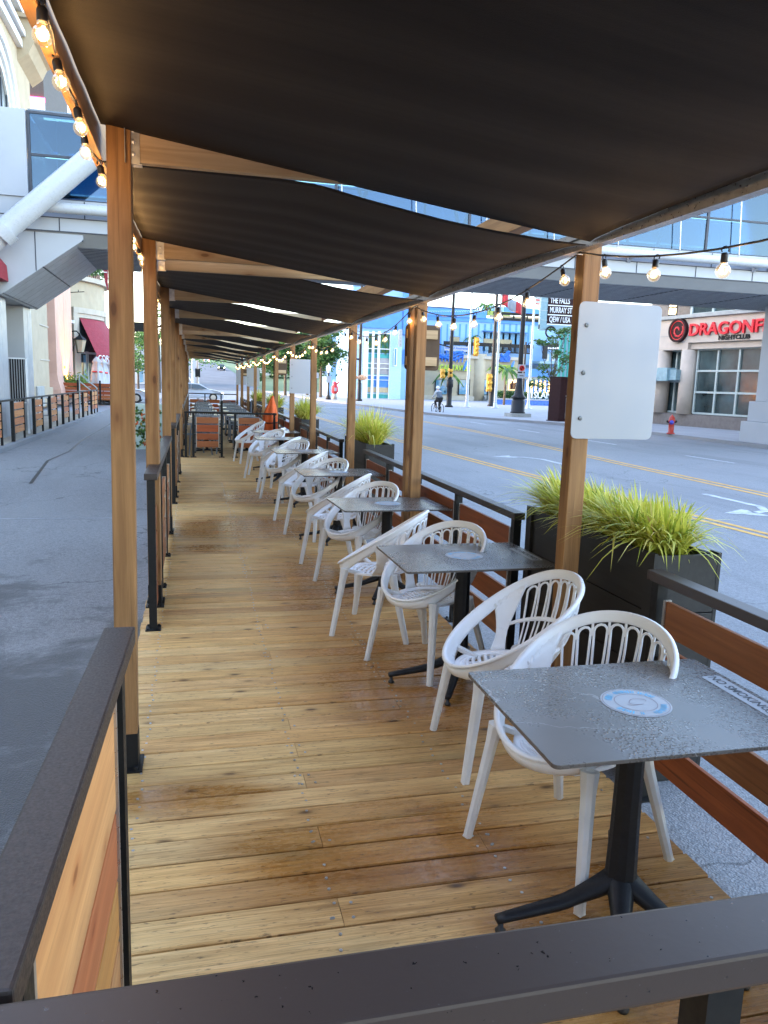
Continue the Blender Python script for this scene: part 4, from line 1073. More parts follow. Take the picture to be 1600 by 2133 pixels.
# slanted bracket and two pylon legs
b = MB()
for x in (-3.9, -5.1): b.box(x-.012, x+.012, BY0+.042, BY0+.049, 3.7 if x < -4.7 else 4.27, 5.26)
b.build('bracket_seam', 'joint', br)
b = MB(); o = Vector((0, 0, 0)); b.prism([(-9, 5.268), (-9, 3.66), (-4.72, 3.66), (-2.75, 5.10), (-2.75, 5.268)], o, X, Z, -Y, -(BY1-.3), -(BY0+.05)); b.build('bracket', 'clad', br)
b = MB(); d = Vector((1.97, 0, 1.44)).normalized(); s = Y; u_ = d.cross(s)
for k in range(7): b.frame(Vector((-4.72, BY0+.5+.62*k, 3.66)), d, s, u_, 0, 2.42, 0, .028, .0, .009)
for a in (0, 1.2, 2.4): b.frame(Vector((-4.72, BY0+.05, 3.66)), d, s, u_, a, a+.035, 0, 4.6, .0, .009)
b.build('bracket_joints', 'joint', br)
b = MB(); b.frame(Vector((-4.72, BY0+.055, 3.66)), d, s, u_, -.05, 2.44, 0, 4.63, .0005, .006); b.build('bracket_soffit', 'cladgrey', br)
for y0, y1 in ((BY0+.1, BY0+1.3), (BY0+3.5, BY0+4.7)):
    b = MB(); b.box(-6.1, -4.92, y0, y1, -.03, 3.655); b.box(-6.104, -4.916, y0+.59, y0+.60, -.03, 3.65); b.build('pylon_leg', 'clad', br, .02)
b = MB(); b.lathe([(.09, 0), (.13, .05), (.13, .22), (.02, .24)], (-4.95, BY0+.02, 3.66), 12, axis=Matrix.Rotation(R_(80), 3, 'X')); b.build('floodlight', 'black', br)
b = MB(); b.box(20.4, 21.9, 23.2, 25.2, 1.504, 4.955); b.box(20.1, 22.2, 22.9, 25.5, -.02, .75); b.box(20.25, 22.05, 23.05, 25.35, .754, 1.5); b.build('pier', 'clad', br, .02)
# banded metal rack between the pylon legs
t = thing('metal_screen', 'dark panel of thin vertical bars between the white pylon legs', 'screen', (-5.2, 24.2, -.03)); b = MB()
for k in range(16): b.box(-.5+k*.066, -.48+k*.066, -.02, .0, .9, 2.1)
b.build('bars', 'cladgrey', t); b = MB(); b.box(-.55, .55, .01, .03, .88, 2.12); b.build('backing', 'black', t); b = MB(); b.box(-.55, .55, -.03, .03, .86, .9); b.box(-.55, .55, -.03, .03, 2.1, 2.14); b.box(-.58, -.53, -.03, .03, 0, 2.14); b.box(.53, .58, -.03, .03, 0, 2.14); b.build('frame', 'white', t)
t = thing('door_awning', 'small dark red awning at the left end of the bridge bracket', 'awning', (-6.0, 22.0, 0)); b = MB()
q = [ony(0, 538, 21.9), ony(12, 552, 21.9), ony(16, 586, 21.9), ony(0, 586, 21.9)]
b.prism([(p.x, p.z) for p in q]+[(-7.5, q[3].z), (-7.5, q[0].z+.3)], Vector((6.0, 0, 0)), X, Z, -Y, .0, 1.3); b.build('canopy', 'awning', t)

# cream arched building over the bridge
ab = thing('arched_building', 'tall cream building with an arched window and stone mouldings above the footbridge', 'building', (0, 0, 0))
b = MB(); b.box(-24, -8.1, 30, 46, -.3, 24); b.box(-24, -8.6, -60, 29.99, -.3, 9.5); b.build('wall', 'cream', ab)  # the low second box is an added unseen wing that blocks the sun
AC = Vector((-8.1, 38.2, 12.2)); b = MB()
for ri, ro, d in ((2.55, 2.85, .10), (2.88, 3.25, .22), (3.28, 3.62, .34), (3.65, 3.9, .2)):
    vs = []
    pts = [(AC.y-ro, 9)]+[(AC.y-ro*math.cos(a), AC.z+ro*math.sin(a)*1.05) for a in [math.pi*k/24 for k in range(25)]]+[(AC.y+ro, 9)]
    pin = [(AC.y-ri, 9)]+[(AC.y-ri*math.cos(a), AC.z+ri*math.sin(a)*1.05) for a in [math.pi*k/24 for k in range(25)]]+[(AC.y+ri, 9)]
    n = len(pts); vs = [(-8.1, *p) for p in pts]+[(-8.1, *p) for p in pin]+[(-8.1+d, *p) for p in pts]+[(-8.1+d, *p) for p in pin]
    fs = []
    for i in range(n-1): fs += [(2*n+i, 3*n+i, 3*n+i+1, 2*n+i+1), (i, 2*n+i, 2*n+i+1, i+1), (n+i, n+i+1, 3*n+i+1, 3*n+i)]
    b.add(vs, fs)
b.build('arch_moulding', 'white', ab)
b = MB(); b.prism([(AC.y-2.5, 9)]+[(AC.y-2.5*math.cos(a), AC.z+2.5*math.sin(a)*1.05) for a in [math.pi*k/20 for k in range(21)]]+[(AC.y+2.5, 9)], Vector((-8.1, 0, 0)), Y, Z, X, .005, .03); w = b.build('arched_window', 'glassdark', ab)
b = MB()
for yy in (37.2, 39.2, 40.2): b.box(-8.068, -8.03, yy-.04, yy+.04, 9, 14.3)
b.box(-8.07, -8.035, 35.7, 40.7, 12.1, 12.2); b.build('glazing_bar', 'joint', w)
b = MB()
for z, h, d in ((17.0, .35, .25), (17.5, .25, .4), (18.6, .3, .3), (19.4, .5, .5), (20.1, .4, .75)): b.box(-8.099, -8.1+d, 30, 46.0+d*.5, z, z+h)
b.build('cornice', 'white', ab)
b = MB(); b.prism([(0, 0), (0, -1.9), (.5, -1.5), (.75, -1.0), (1.25, -.75), (1.25, 0)], Vector((-8.1, 43.2, 18.3)), X, Z, Y, 0, 3.6); b.box(-8.1, -6.75, 43.0, 47.0, 18.304, 18.5); b.build('balcony_bracket', 'cream', ab)
dk = thing('dark_tower', 'dark grey blank wall panel with a pink neon edge above the bridge', 'building', (0, 0, 0)); b = MB(); b.box(-13, -9.05, 56, 66, 0, 30)
M['darkwall'] = plain('dark_grey_wall', (.085, .075, .07), .8); b.build('wall', 'darkwall', dk)
b = MB(); b.box(-13, -9.0, 55.9, 55.99, 18.5, 18.75); b.build('neon_edge', 'neon', dk)
b = MB(); b.box(-13, -9.0, 55.9, 55.99, 17.2, 18.48); b.build('white_band', 'white', dk)
rc = thing('red_tower', 'tall red brown column of a tower rising behind the bridge', 'tower', (0, 0, 0)); b = MB(); b.box(-11.1, -10.75, 66.3, 69, 0, 34); b.build('grey_edge', 'grey', rc); b = MB(); b.box(-10.744, -9.9, 66.0, 70, 0, 34); b.build('shaft', 'redcol', rc)
# pilasters on the street wall
lw = thing('pilaster_wall', 'cream and grey pilastered wall beneath the bridge beside the patio', 'building', (0, 0, 0))
b = MB(); b.box(-20, -8.6, 46.3, 58, -.3, 12.); b.build('wall', 'cream', lw)
b = MB(); b.box(-9.6, -8.15, 44.6, 46.2, -.1, 12); b.box(-9.9, -8.0, 44.3, 46.3, -.1, 1.0); b.build('pilaster', 'grey', lw, .03)
b = MB(); b.box(-8.59, -8.25, 46.6, 49.4, -.1, 12); b.box(-8.59, -8.1, 46.5, 49.6, -.1, .9); b.build('pilaster', 'cream', lw, .03)
b = MB()
for z in (2.4, 4.3, 6.2): b.box(-8.24, -8.2, 46.6, 49.42, z, z+.07)
b.build('band', 'creamdark', lw)
pp = thing('pink_pilaster', 'tall pink rendered pilaster with a flared foot, lit from below by an orange uplight', 'pilaster', (0, 0, 0))
b = MB(); P_ = [(-9.6, -7.95, 50.2, 56.6)]
for x0, x1, y0, y1 in P_:
    vs = []
    for z, e in ((-.1, .55), (.75, .55), (.95, .42), (1.3, .15), (1.7, .0), (14, 0)): vs += [(x0, y0-e*.4, z), (x1+e*.4, y0-e*.4, z), (x1+e*.4, y1+e*1.2, z), (x0, y1+e, z)]
    b.add(vs, [(4*i+a, 4*i+(a+1) % 4, 4*i+4+(a+1) % 4, 4*i+4+a) for i in range(5) for a in range(4)]+[(20, 21, 22, 23)])
b.build('shaft', 'pink', pp); b = MB(); b.box(-7.949, -7.935, 53.4, 53.46, 1.8, 14); b.build('joint', 'creamdark', pp)
t = thing('uplight', 'small lit orange uplight at the foot of the pink pilaster', 'lamp', (-7.45, 53.4, .7)); b = MB(); b.lathe([(.05, 0), (.16, .05), (.16, .22)], (0, 0, 0), 12); b.build('housing', 'black', t); b = MB(); b.lathe([(.0001, .20), (.15, .20)], (0, 0, 0), 12); b.build('lens', 'warmlit', t)
L = bpy.data.lights.new('uplight_lamp', 'SPOT'); L.energy = 260; L.color = (1, .55, .12); L.spot_size = R_(95); L.shadow_soft_size = .1; lo = bpy.data.objects.new('uplight_lamp', L); COL.objects.link(lo); lo.parent = t; lo.location = (0, 0, .24); lo.rotation_euler = (0, R_(180-24), 0)
# round-fronted restaurant building
CC = Vector((-13.8, 66.0)); RB = 7.0
def cyl(phi, r, z): return Vector((CC.x+r*math.cos(R_(phi)), CC.y+r*math.sin(R_(phi)), z))
def arc(b, p0, p1, r0, r1, z0, z1, n=12, tint=.5):
    vs = []
    for k in range(n+1):
        p = p0+(p1-p0)*k/n; vs += [cyl(p, r0, z0), cyl(p, r1, z0), cyl(p, r1, z1), cyl(p, r0, z1)]
    b.add(vs, [(4*k+a, 4*k+4+a, 4*k+4+(a+1) % 4, 4*k+(a+1) % 4) for k in range(n) for a in range(4)]+[(0, 1, 2, 3), (4*n+3, 4*n+2, 4*n+1, 4*n)], tint)
rb = thing('round_restaurant', 'cream round fronted restaurant building with a recessed window under an awning', 'building', (0, 0, 0))
b = MB(); arc(b, -110, 60, .01, RB, -.3, 8.4, 40); b.build('wall', 'cream', rb)
b = MB(); arc(b, -100, 55, .01, RB+.35, 8.41, 8.75, 40); b.build('ledge', 'creamdark', rb)
b = MB(); arc(b, -100, 55, .01, RB-1.2, 8.76, 12.6, 40); b.build('upper_wall', 'cream', rb)
b = MB()
for q0, q1, z0, z1, d in ((-42, -39, -.1, 6.5, .22), (-39, -37.2, -.1, 6.15, .12), (-8, -4, -.1, 6.5, .22), (-41.9, -4.1, 6.1, 6.5, .24), (-39, -8.2, 5.8, 6.09, .14)): arc(b, q0, q1, RB+.002, RB+d, z0, z1, 10)
b.build('window_surround', 'creamdark', rb)
b = MB(); arc(b, -37, -8.2, RB+.003, RB+.03, .2, 5.78, 12); w = b.build('window', 'glassdark', rb)
b = MB()
for q in (-37, -32, -30.5, -20, -10): arc(b, q, q+.7, RB+.031, RB+.08, .2, 3.4, 2)
arc(b, -37, -8.2, RB+.031, RB+.08, 3.2, 3.35, 8); b.build('window_frame', 'mullion', w)
b = MB(); arc(b, -34, -31, RB+.031, RB+.05, .3, 3.1, 3); b.build('pane', 'glassblue', w)
b = MB(); r = random.Random(4)
for k in range(30):
    p = -58+k*2.0; arc(b, p, p+.35, RB+.2, RB+.24, 8.76, 9.7, 1)
arc(b, -60, 5, RB+.19, RB+.25, 9.68, 9.76, 20); b.build('balcony_rail', 'black', rb)
t = thing('awning', 'dark red restaurant awning with white lettering over the round front window', 'awning', (0, 0, 0)); b = MB()
vs = []; n = 12
for k in range(n+1):
    p = -36.5+28*k/n; p2 = -39.5+36*k/n; vs += [cyl(p, RB+.06, 5.75), cyl(p2, RB+2.0, 3.15), cyl(p2, RB+2.0, 2.6)]
b.add(vs, [(3*k+a, 3*k+3+a, 3*k+4+a, 3*k+1+a) for k in range(n) for a in range(2)], .5, False)
o = b.build('canopy', 'awning', t); md = o.modifiers.new('solid', 'SOLIDIFY'); md.thickness = .03
pm = cyl(-33.2, RB+2.06, 2.88); tx = Vector((-math.sin(R_(-33)), math.cos(R_(-33)), 0)); lettering('awning_lettering', 'CORSO', .62, pm, tx, Z, 'white', t, .01, sx=.9)
t = thing('wall_lantern', 'black carriage lantern on a scrolled bracket left of the awning', 'lantern', (0, 0, 0)); c = cyl(-44, RB+1.15, 3.7); bs = cyl(-44, RB+.01, 0); rd = Vector((math.cos(R_(-44)), math.sin(R_(-44)), 0))
b = MB(); b.tube([bs+Z*3.1, bs+Z*5.0], .05, 6); b.tube([bs+Z*4.4, bs+rd*.35+Z*4.75, bs+rd*.8+Z*4.75, bs+rd*1.13+Z*4.5], .04, 6); b.tube([bs+Z*3.3, bs+rd*.3+Z*3.35, bs+rd*.5+Z*3.8, bs+rd*.35+Z*4.3], .03, 6); b.build('bracket', 'black', t)
b = MB(); b.lathe([(.22, -.45), (.42, .42), (.02, .43)], c, 6, smooth=False); b.build('glass', 'cream', t); b = MB(); b.lathe([(.50, .43), (.12, .72), (.06, .85), (.001, .95)], c, 6, smooth=False); b.lathe([(.24, -.5), (.24, -.44), (.01, -.44)], c, 6, smooth=False); b.build('cap', 'black', t)
t = thing('security_camera', 'white security camera on the cream wall left of the round window', 'camera', (0, 0, 0)); c = cyl(-47, RB+.6, 5.45); b = MB(); b.bar(c-rd*.6, c-rd*.1, .1, .1); b.build('arm', 'white', t); b = MB(); b.bar(c-Vector((.3, .3, 0)), c+Vector((.35, -.1, -.1)), .24, .22); b.build('body', 'white', t, .05)
t = thing('curtain_rod', 'thin dark sign bracket high on the cream wall', 'bracket', (0, 0, 0)); c = cyl(-47, RB+.01, 7.4); b = MB(); b.bar(c, c+rd*2.2, .05, .05); b.bar(c+rd*.6, c+rd*.6-Z*.35, .03, .03); b.bar(c+rd*1.6, c+rd*1.6+Z*.15, .04, .04); b.build('rod', 'black', t)
t = thing('hanging_banner', 'dark red pennant banner hung at the top corner of the round building', 'banner', (0, 0, 0)); q = [ony(215, 553, 62), ony(225, 553, 62), ony(225, 608, 62), ony(219, 588, 62)]; b = MB(); b.prism([(p.x, p.z) for p in q], Vector((0, 62, 0)), X, Z, -Y, 0, .04); b.build('cloth', 'awning', t)
b = MB(); qq = [ony(217, 566, 61.9), ony(223, 566, 61.9), ony(223, 568, 61.9), ony(217, 568, 61.9)]; b.prism([(p.x, p.z) for p in qq], Vector((0, 61.94, 0)), X, Z, -Y, 0, .01); b.build('stripe', 'white', t); b = MB(); b.bar(ony(214, 552, 62.05), ony(230, 552, 62.05), .05, .05); b.build('pole', 'black', t)
t = thing('flower_box', 'balcony flower boxes with red and green plants on the round building ledge', 'flower box', (0, 0, 0)); b = MB()
for k in range(4): arc(b, -52+10*k, -44+10*k, RB-.15, RB+.15, 8.76, 9.15, 3)
b.build('box', 'pink', t); b = MB(); r = random.Random(2)
for k in range(420):
    p = cyl(r.uniform(-54, -8), RB+r.uniform(-.2, .5), 9.1+r.gauss(.25, .25)); a = Vector((r.uniform(-1, 1), r.uniform(-1, 1), r.uniform(-1, 1))).normalized()*.14; c_ = a.orthogonal().normalized()*.08; b.quad(p-a, p+c_, p+a, p-c_, tint=r.random())
b.build('plants', 'palm', t)
for k, (u, v0, sc) in enumerate(((201, 742, 1.0), (213, 745, .95), (229, 749, .95), (207, 752, .9))):
    y = 53.5+k*.7; tp = ony(u, v0, y)
    t = thing('closed_umbrella', ['furled white parasol with a red band, leftmost and tallest of the cluster', 'furled white parasol with a red band, middle of the cluster', 'furled white parasol with a red band nearest the first driveway side post', 'furled white parasol with a red band half hidden behind the tallest one'][k], 'umbrella', (tp.x, y, -.15), 0, 'furled white parasols by the restaurant')
    H = tp.z+.15; b = MB(); rows = []
    for i in range(20):
        a = 2*math.pi*i/20; row = []
        for f, rr_ in ((.40, .40), (.46, .40), (.60, .36), (.74, .30), (.86, .20), (.875, .27), (.93, .18), (.99, .03)): 
            w = rr_*(1+.22*math.cos(a*5)); row.append((w*math.cos(a), w*math.sin(a), H*f))
        rows.append(row)
    b.sheet(rows, .01, closed=True); b.build('canopy', 'parasol', t)
    b = MB(); b.lathe([(.375, H*.66), (.36, H*.69)], (0, 0, 0), 14); b.build('red_band', 'red', t); b = MB(); b.tube([(0, 0, .0), (0, 0, H)], .035, 8); b.lathe([(.3, 0), (.3, .08), (.06, .1)], (0, 0, 0), 12); b.build('pole', 'black', t)
t = thing('board_fence', 'brown boarded fence with a carved lower panel around the parasol terrace', 'fence', (0, 51.6, -.15)); b = MB(); r = random.Random(3)
for q in range(4): b.box(-8.2, -4.35, 0, .05, .40+.24*q, .40+.24*q+.20, r.random())
b.box(-8.2, -4.35, 0, .05, .30, .38, .9); b.build('boards', 'slatX', t); b = MB()
for x in (-8.2, -7.0, -5.7, -4.4): b.box(x-.05, x+.05, -.05, .0, 0, 1.5)
for k in range(16): b.bar((-8.1+.235*k, .02, .1), (-7.95+.235*k, .02, .30), .05, .03)
b.box(-8.2, -4.35, -.04, .02, 0, .10); b.build('frame', 'black', t)
t = thing('stair_handrail', 'green metal handrail sloping down behind the patio fence', 'handrail', (0, 0, 0)); b = MB(); a, c = ony(165, 778, 50.5), ony(202, 808, 50.5); b.bar(a, c, .06, .06); b.bar(a-Z*.45, c-Z*.45, .06, .06); b.bar(a-Z*2.2, a, .06, .06); b.bar(c-Z*1.3, c, .06, .06); b.tube([a, a+Vector((-.15, 0, -.1)), a+Vector((-.2, 0, -.4))], .03, 6); b.build('rails', 'mullion', t)
t = thing('leafy_planter', 'white planter of bright green leaves behind the handrail', 'planter', (-7.6, 52.6, -.1)); b = MB(); b.box(-.7, .9, -.3, .3, 0, 1.0); b.build('box', 'white', t); b = MB(); r = random.Random(6)
for k in range(500):
    p = Vector((r.uniform(-.8, 1.0), r.uniform(-.4, .4), 1.0+abs(r.gauss(.25, .25)))); a = Vector((r.uniform(-1, 1), r.uniform(-1, 1), r.uniform(-.3, 1))).normalized()*.16; c_ = a.orthogonal().normalized()*.06; b.quad(p-a, p+c_, p+a, p-c_, tint=r.uniform(.5, 1))
b.build('leaves', 'palm', t)
# painted planter by the driveway exit, seen between the posts
t = thing('painted_planter', 'pale green box painted with orange flowers, seen between the first two posts', 'planter', (-1.15, 21.0, -.15)); b = MB(); b.box(-.75, .62, -.25, .25, 0, 1.15)
M['palegreen'] = plain('pale_green_paint', (.42, .52, .46), .6); b.build('box', 'palegreen', t)
r = random.Random(12)
for nm, cols, q, sz in (('green_leaves', 'palm', 46, .075), ('orange_flowers', 'orange', 26, .05), ('yellow_flowers', 'painty', 20, .04)):
    b = MB()
    for k in range(q):
        c = Vector((r.uniform(-.7, .58), -.252-.0006*k-.03*(nm[0] == 'o')-.05*(nm[0] == 'y'), r.uniform(.1, 1.08)))
        for m in range(5):
            a = r.uniform(0, 6.28); d = Vector((math.cos(a), 0, math.sin(a)))*sz; e = Vector((-d.z, 0, d.x))*.35; b.quad(c, c+d*.6+e, c+d*1.3, c+d*.6-e, tint=r.random())
    b.build(nm, cols, t)
# ------------------------------------------------------------------ right side of the street
class Fac:
    """a vertical wall plane through ground points A and B; s runs from A to B, d is the distance out towards the street"""
    def __init__(f, A, B):
        f.A = Vector((A[0], A[1], 0)); B = Vector((B[0], B[1], 0)); f.u = (B-f.A).normalized(); n = Vector((f.u.y, -f.u.x, 0))
        if n.dot(-f.A) < 0: n = -n
        f.n = n
    def px(f, u, v):
        d = ray(u, v); o = Vector((0, 0, EYE)); t = (f.A-o).dot(f.n)/d.dot(f.n); p = o+d*t; return ((p-f.A).dot(f.u), p.z)
    def P(f, s, z, d=0.): return f.A+f.u*s+Z*z+f.n*d
    def box(f, b, s0, s1, z0, z1, d0, d1, tint=.5): b.frame(f.A, f.u, f.n, Z, min(s0, s1), max(s0, s1), min(d0, d1), max(d0, d1), z0, z1, tint); return b
    def poly(f, b, pts, d0, d1, tint=.5): b.prism(pts, f.A, f.u, Z, f.n, d0, d1, tint); return b
    def pbox(f, b, u0, v0, u1, v1, d0, d1, tint=.5):
        (s0, za), (s1, zb) = f.px(u0, v0), f.px(u1, v1); return f.box(b, s0, s1, min(za, zb), max(za, zb), d0, d1, tint)
# nightclub block
D = Fac((25.2, 38.7), (26.3, 32.6))
db = thing('nightclub_building', 'limestone nightclub building with red lettering, round columns and a big gridded window', 'building', (0, 0, 0))
sA, _ = D.px(1300, 800); s0 = D.px(1436, 800)[0]; s1 = D.px(1640, 760)[0]
zT = D.px(1436, 722)[1]; zc = D.px(1436, 665)[1]; zb = D.px(1436, 860)[1]; ztop = 9.6; zw = 5.75
b = MB(); D.box(b, sA, s1+6, 4.35, 5.62, -.1, .25); D.box(b, sA, s0-.1, 4.0, 4.349, -.1, .25); D.box(b, s0-.1, s1+6, 4.02, 4.348, -.1, .06); b.build('lintel', 'stonewall', db)
b = MB(); D.box(b, sA, s1+6, 5.622, 5.80, -.1, .42); D.box(b, sA, s1+6, 4.72, 4.745, .251, .27); b.build('cornice', 'grey', db)
b = MB(); D.box(b, sA, s1+6, -.3, 11, -14, -1.6); b.build('back_wall', 'stonedark', db)
b = MB(); D.box(b, sA, s1+6, 8.4, 12, -14, .1); b.build('upper_wall', 'stonewall', db)
b = MB(); D.box(b, sA, s1+6, -.1, .62, -.5, .02); b.build('plinth', 'stonedark', db)
sm = D.px(1560, 800)[0]; se = s0+ (sm-s0)*2.0
def window(nm, sx0, sx1, z0, z1, cols, rows, mat, d=-.25, bw=.05, frame=True):
    g = MB(); D.box(g, sx0, sx1, z0, z1, d-.03, d); w = g.build(nm, mat, db); f = MB()
    for k in range(cols+1): x = sx0+(sx1-sx0)*k/cols; D.box(f, x-bw, x+bw, z0, z1, d+.001, d+.09)
    for k in range(rows+1): z = z0+(z1-z0)*k/rows; D.box(f, sx0, sx1, z-bw, z+bw, d+.002, d+.088)
    f.build('window_frame', 'mullion', w); return w
pw = (D.px(1510, 800)[0]-D.px(1442, 800)[0])/2.15
window('gridded_window', s0+.25, s0+.25+5.0*1.35, .70, 4.0, 5, 3, 'glassclub')
window('upper_window', s0-.4, s0+8.4, 5.82, 8.38, 6, 1, 'glassclub', -.15, .07)
window('side_window', sA+.2, s0-.3, .70, 3.98, 8, 2, 'glassclub', -.45, .05)
c = MB()
for s in (s0-.28, s0-2.15, s0-4.5): c.lathe([(.42, .62), (.42, 4.0)], D.P(s, 0, -.12), 20)
c.build('round_column', 'stonewall', db)
t = thing('lit_window_sign', 'pale yellow lit vertical sign behind the upper window of the nightclub', 'sign', (0, 0, 0)); b = MB()
for k, (z0, z1) in enumerate(((5.95, 6.25), (6.35, 6.6), (6.7, 7.1), (7.2, 7.6))): D.pbox(b, 1390, 655-4*k, 1401, 646-9*k+4*k, .1, .14) if 0 else D.box(b, s0-2.0, s0-1.55, z0, z1, -.1, -.06)
b.build('segments', 'warmlit', t); b = MB(); D.box(b, s0-2.1, s0-1.45, 5.85, 7.7, -.13, -.105); b.build('backing', 'black', t)
t = thing('nightclub_sign', 'red nightclub lettering with a round red and black emblem above the window', 'sign', (0, 0, 0))
zz = D.px(1500, 686)[1]; sa = D.px(1445, 690)[0]; sF = D.px(1556, 685)[0]
W_ = sF-sa; me = lettering('red_lettering', 'DRAGONFLY', .86, D.P(sa, zz, .32), D.u, Z, 'redlit', t, .06, sx=1.0, bold=.015, align='LEFT')
wd_ = max(v.co.dot(D.u) for v in me.data.vertices)-min(v.co.dot(D.u) for v in me.data.vertices)
k_ = (W_/5.45*9)/wd_
o_ = D.P(sa, zz, .32); me.data.transform(Matrix.Translation(o_) @ Matrix.Diagonal((1, 1, 1, 1)) @ Matrix.Translation(-o_))
base = D.P(sa, 0, .32)
for v in me.data.vertices: v.co = v.co+D.u*((v.co-base).dot(D.u)*(k_-1))
lettering('black_lettering', 'NIGHTCLUB', .30, D.P(D.px(1538, 700)[0], D.px(1538, 703)[1], .29), D.u, Z, 'black', t, .02, sx=1.15, bold=.01)
sc = D.px(1424, 689); ax = Matrix((D.u, Z, D.n)).transposed(); b = MB(); b.lathe([(.62, 0), (.62, .22), (.52, .22), (.52, .15), (.001, .15)], D.P(sc[0], sc[1], .25), 32, axis=ax, smooth=False); e = b.build('emblem', 'brownsign', t)
b = MB(); b.lathe([(.50, .152), (.50, .18), (.46, .18)], D.P(sc[0], sc[1], .25), 32, axis=ax, smooth=False, cap=False); r = random.Random(3)
for k in range(9):
    a0 = k*.7; rr_ = .10+.035*k; b.tube([D.P(sc[0]+rr_*math.cos(a0+q*.25), sc[1]+rr_*math.sin(a0+q*.25), .41) for q in range(6)], .032, 6)
b.build('emblem_swirl', 'red', e)
t = thing('utility_box', 'teal grey projecting box with a curved white pipe on the column of the nightclub', 'sign box', (0, 0, 0)); b = MB(); D.box(b, s0-2.8, s0-.9, 2.35, 3.05, .15, .75); D.box(b, s0-.89, s0-.4, 2.4, 2.95, .1, .6); b.build('box', 'boxteal', t)
b = MB(); b.tube([D.P(s0-2.0+.28*math.cos(a), 2.3+.32*math.sin(a), .8) for a in [-.5+.3*k for k in range(13)]], .06, 8); b.build('pipe', 'white', t)
# hydrant, bin, litter of the pavement
t = thing('fire_hydrant', 'red fire hydrant with a blue outlet cap on the pavement', 'hydrant', tuple(onz(1397, 904, -.02))); b = MB()
b.lathe([(.17, 0), (.17, .05), (.12, .06), (.115, .50), (.15, .52), (.15, .57), (.13, .60), (.12, .68), (.07, .76), (.03, .78), (.03, .82), (.001, .82)], (0, 0, 0), 16); b.build('body', 'hydrant', t)
b = MB(); fr = Vector((-.55, -.83, 0)).normalized(); b.lathe([(.09, .08), (.09, .19), (.04, .20), (.04, .23), (.001, .23)], (0, 0, .50), 12, axis=fr.to_track_quat('Z', 'Y').to_matrix()); b.build('outlet_cap', 'hydblue', t)
b = MB(); sd = Vector((fr.y, -fr.x, 0))
for q in (-1, 1): b.lathe([(.06, .09), (.06, .19), (.025, .2), (.025, .22), (.001, .22)], (0, 0, .53), 10, axis=(sd*q).to_track_quat('Z', 'Y').to_matrix())
b.build('side_caps', 'black', t)
p = onz(1163, 877, -.02); t = thing('waste_bin', 'tall dark brown waste bin on the pavement behind the nearest street side post', 'bin', (p.x, p.y, -.02), .4); b = MB(); b.box(-.45, .45, -.4, .4, .05, 2.35); b.box(-.5, .5, -.45, .45, 0, .05); b.box(-.47, .47, -.42, .42, 2.36, 2.42); b.build('body', 'brownsign', t, .02)
b = MB(); b.box(.05, .38, -.43, -.401, .15, 1.3); b.box(0, .42, -.5, -.401, 1.35, 1.42); b.build('door', 'grey', t)

# sign pylon with place names
sg = thing('place_name_sign', 'tall street pylon sign with maroon panels reading the falls, murray st and qew usa', 'sign', (0, 0, 0)); Q = Fac((26.4, 58), (30, 58))
a = Q.px(1144, 612); c = Q.px(1191, 676); b = MB(); Q.box(b, a[0], a[0]+3.3, c[1]-.05, 9.9, -.3, 0); b.build('board', 'brownsign', sg)
b = MB(); hrow = (Q.px(1144, 642)[1]-Q.px(1144, 676)[1])/1.72; zz0 = Q.px(1160, 676)[1]
for k in range(5): Q.box(b, a[0]-.02, a[0]+3.32, zz0+hrow*k-.04, zz0+hrow*k+.04, -.01, .03)
b.build('divider', 'white', sg)
for k, w in enumerate(('QEW / USA', 'MURRAY ST', 'THE FALLS')): lettering('sign_lettering', w, .60, Q.P(a[0]+.14, zz0+hrow*(k+.5), .02), Q.u, Z, 'white', sg, .01, sx=.60, bold=.008, align='LEFT')
b = MB()
for k in range(5): Q.box(b, a[0]-.62, a[0]-.05, zz0-.4+hrow*k, zz0-.45+hrow*(k+1), -.28, -.02)
Q.box(b, a[0]-.62, a[0]+3.3, zz0-.42, zz0-.06, -.3, .02); b.build('side_panel', 'boxteal', sg)
for k in range(6): Q.box(MB(), a[0]-.66, a[0]-.02, zz0-.45+hrow*k, zz0-.40+hrow*k, -.26, 0).build('side_bar', 'mullion', sg)
Q.box(MB(), a[0]-.66, a[0]+3.32, zz0-.47, zz0-.455, -.28, .03).build('lower_bar', 'mullion', sg)
sL = Q.px(1162, 800)[0]; b = MB()
for k in range(5): Q.box(b, sL+.36*k, sL+.36*k+.17, 1.0, zz0-.5, -.25, -.02)
b.build('green_slats', 'teal', sg); b = MB()
for k in range(5): Q.box(b, sL+.36*k+.175, sL+.36*k+.355, 1.0, zz0-.5, -.22, -.06)
b.build('pale_slats', 'boxteal', sg); b = MB(); Q.box(b, sL-.1, sL+2.0, -.02, .99, -.4, .1); b.build('base', 'brownsign', sg)
b = MB(); pc = Q.px(1147, 692); P0 = Q.P(pc[0], pc[1], .05)
b.tube([P0+Q.u*(.42*math.cos(a)*(1 if a < 4.5 else .7))+Z*(.42*math.sin(a)) for a in [.4+.3*k for k in range(16)]]+[P0+Q.u*(.5+.12*k)-Z*(.42-.05*k*k) for k in range(3)], .075, 6); b.tube([P0+Q.u*(1.0+.3*math.cos(a))+Z*(-.2+.28*math.sin(a)) for a in [1.2+.4*k for k in range(11)]], .06, 6); b.build('scroll', 'iron', sg)

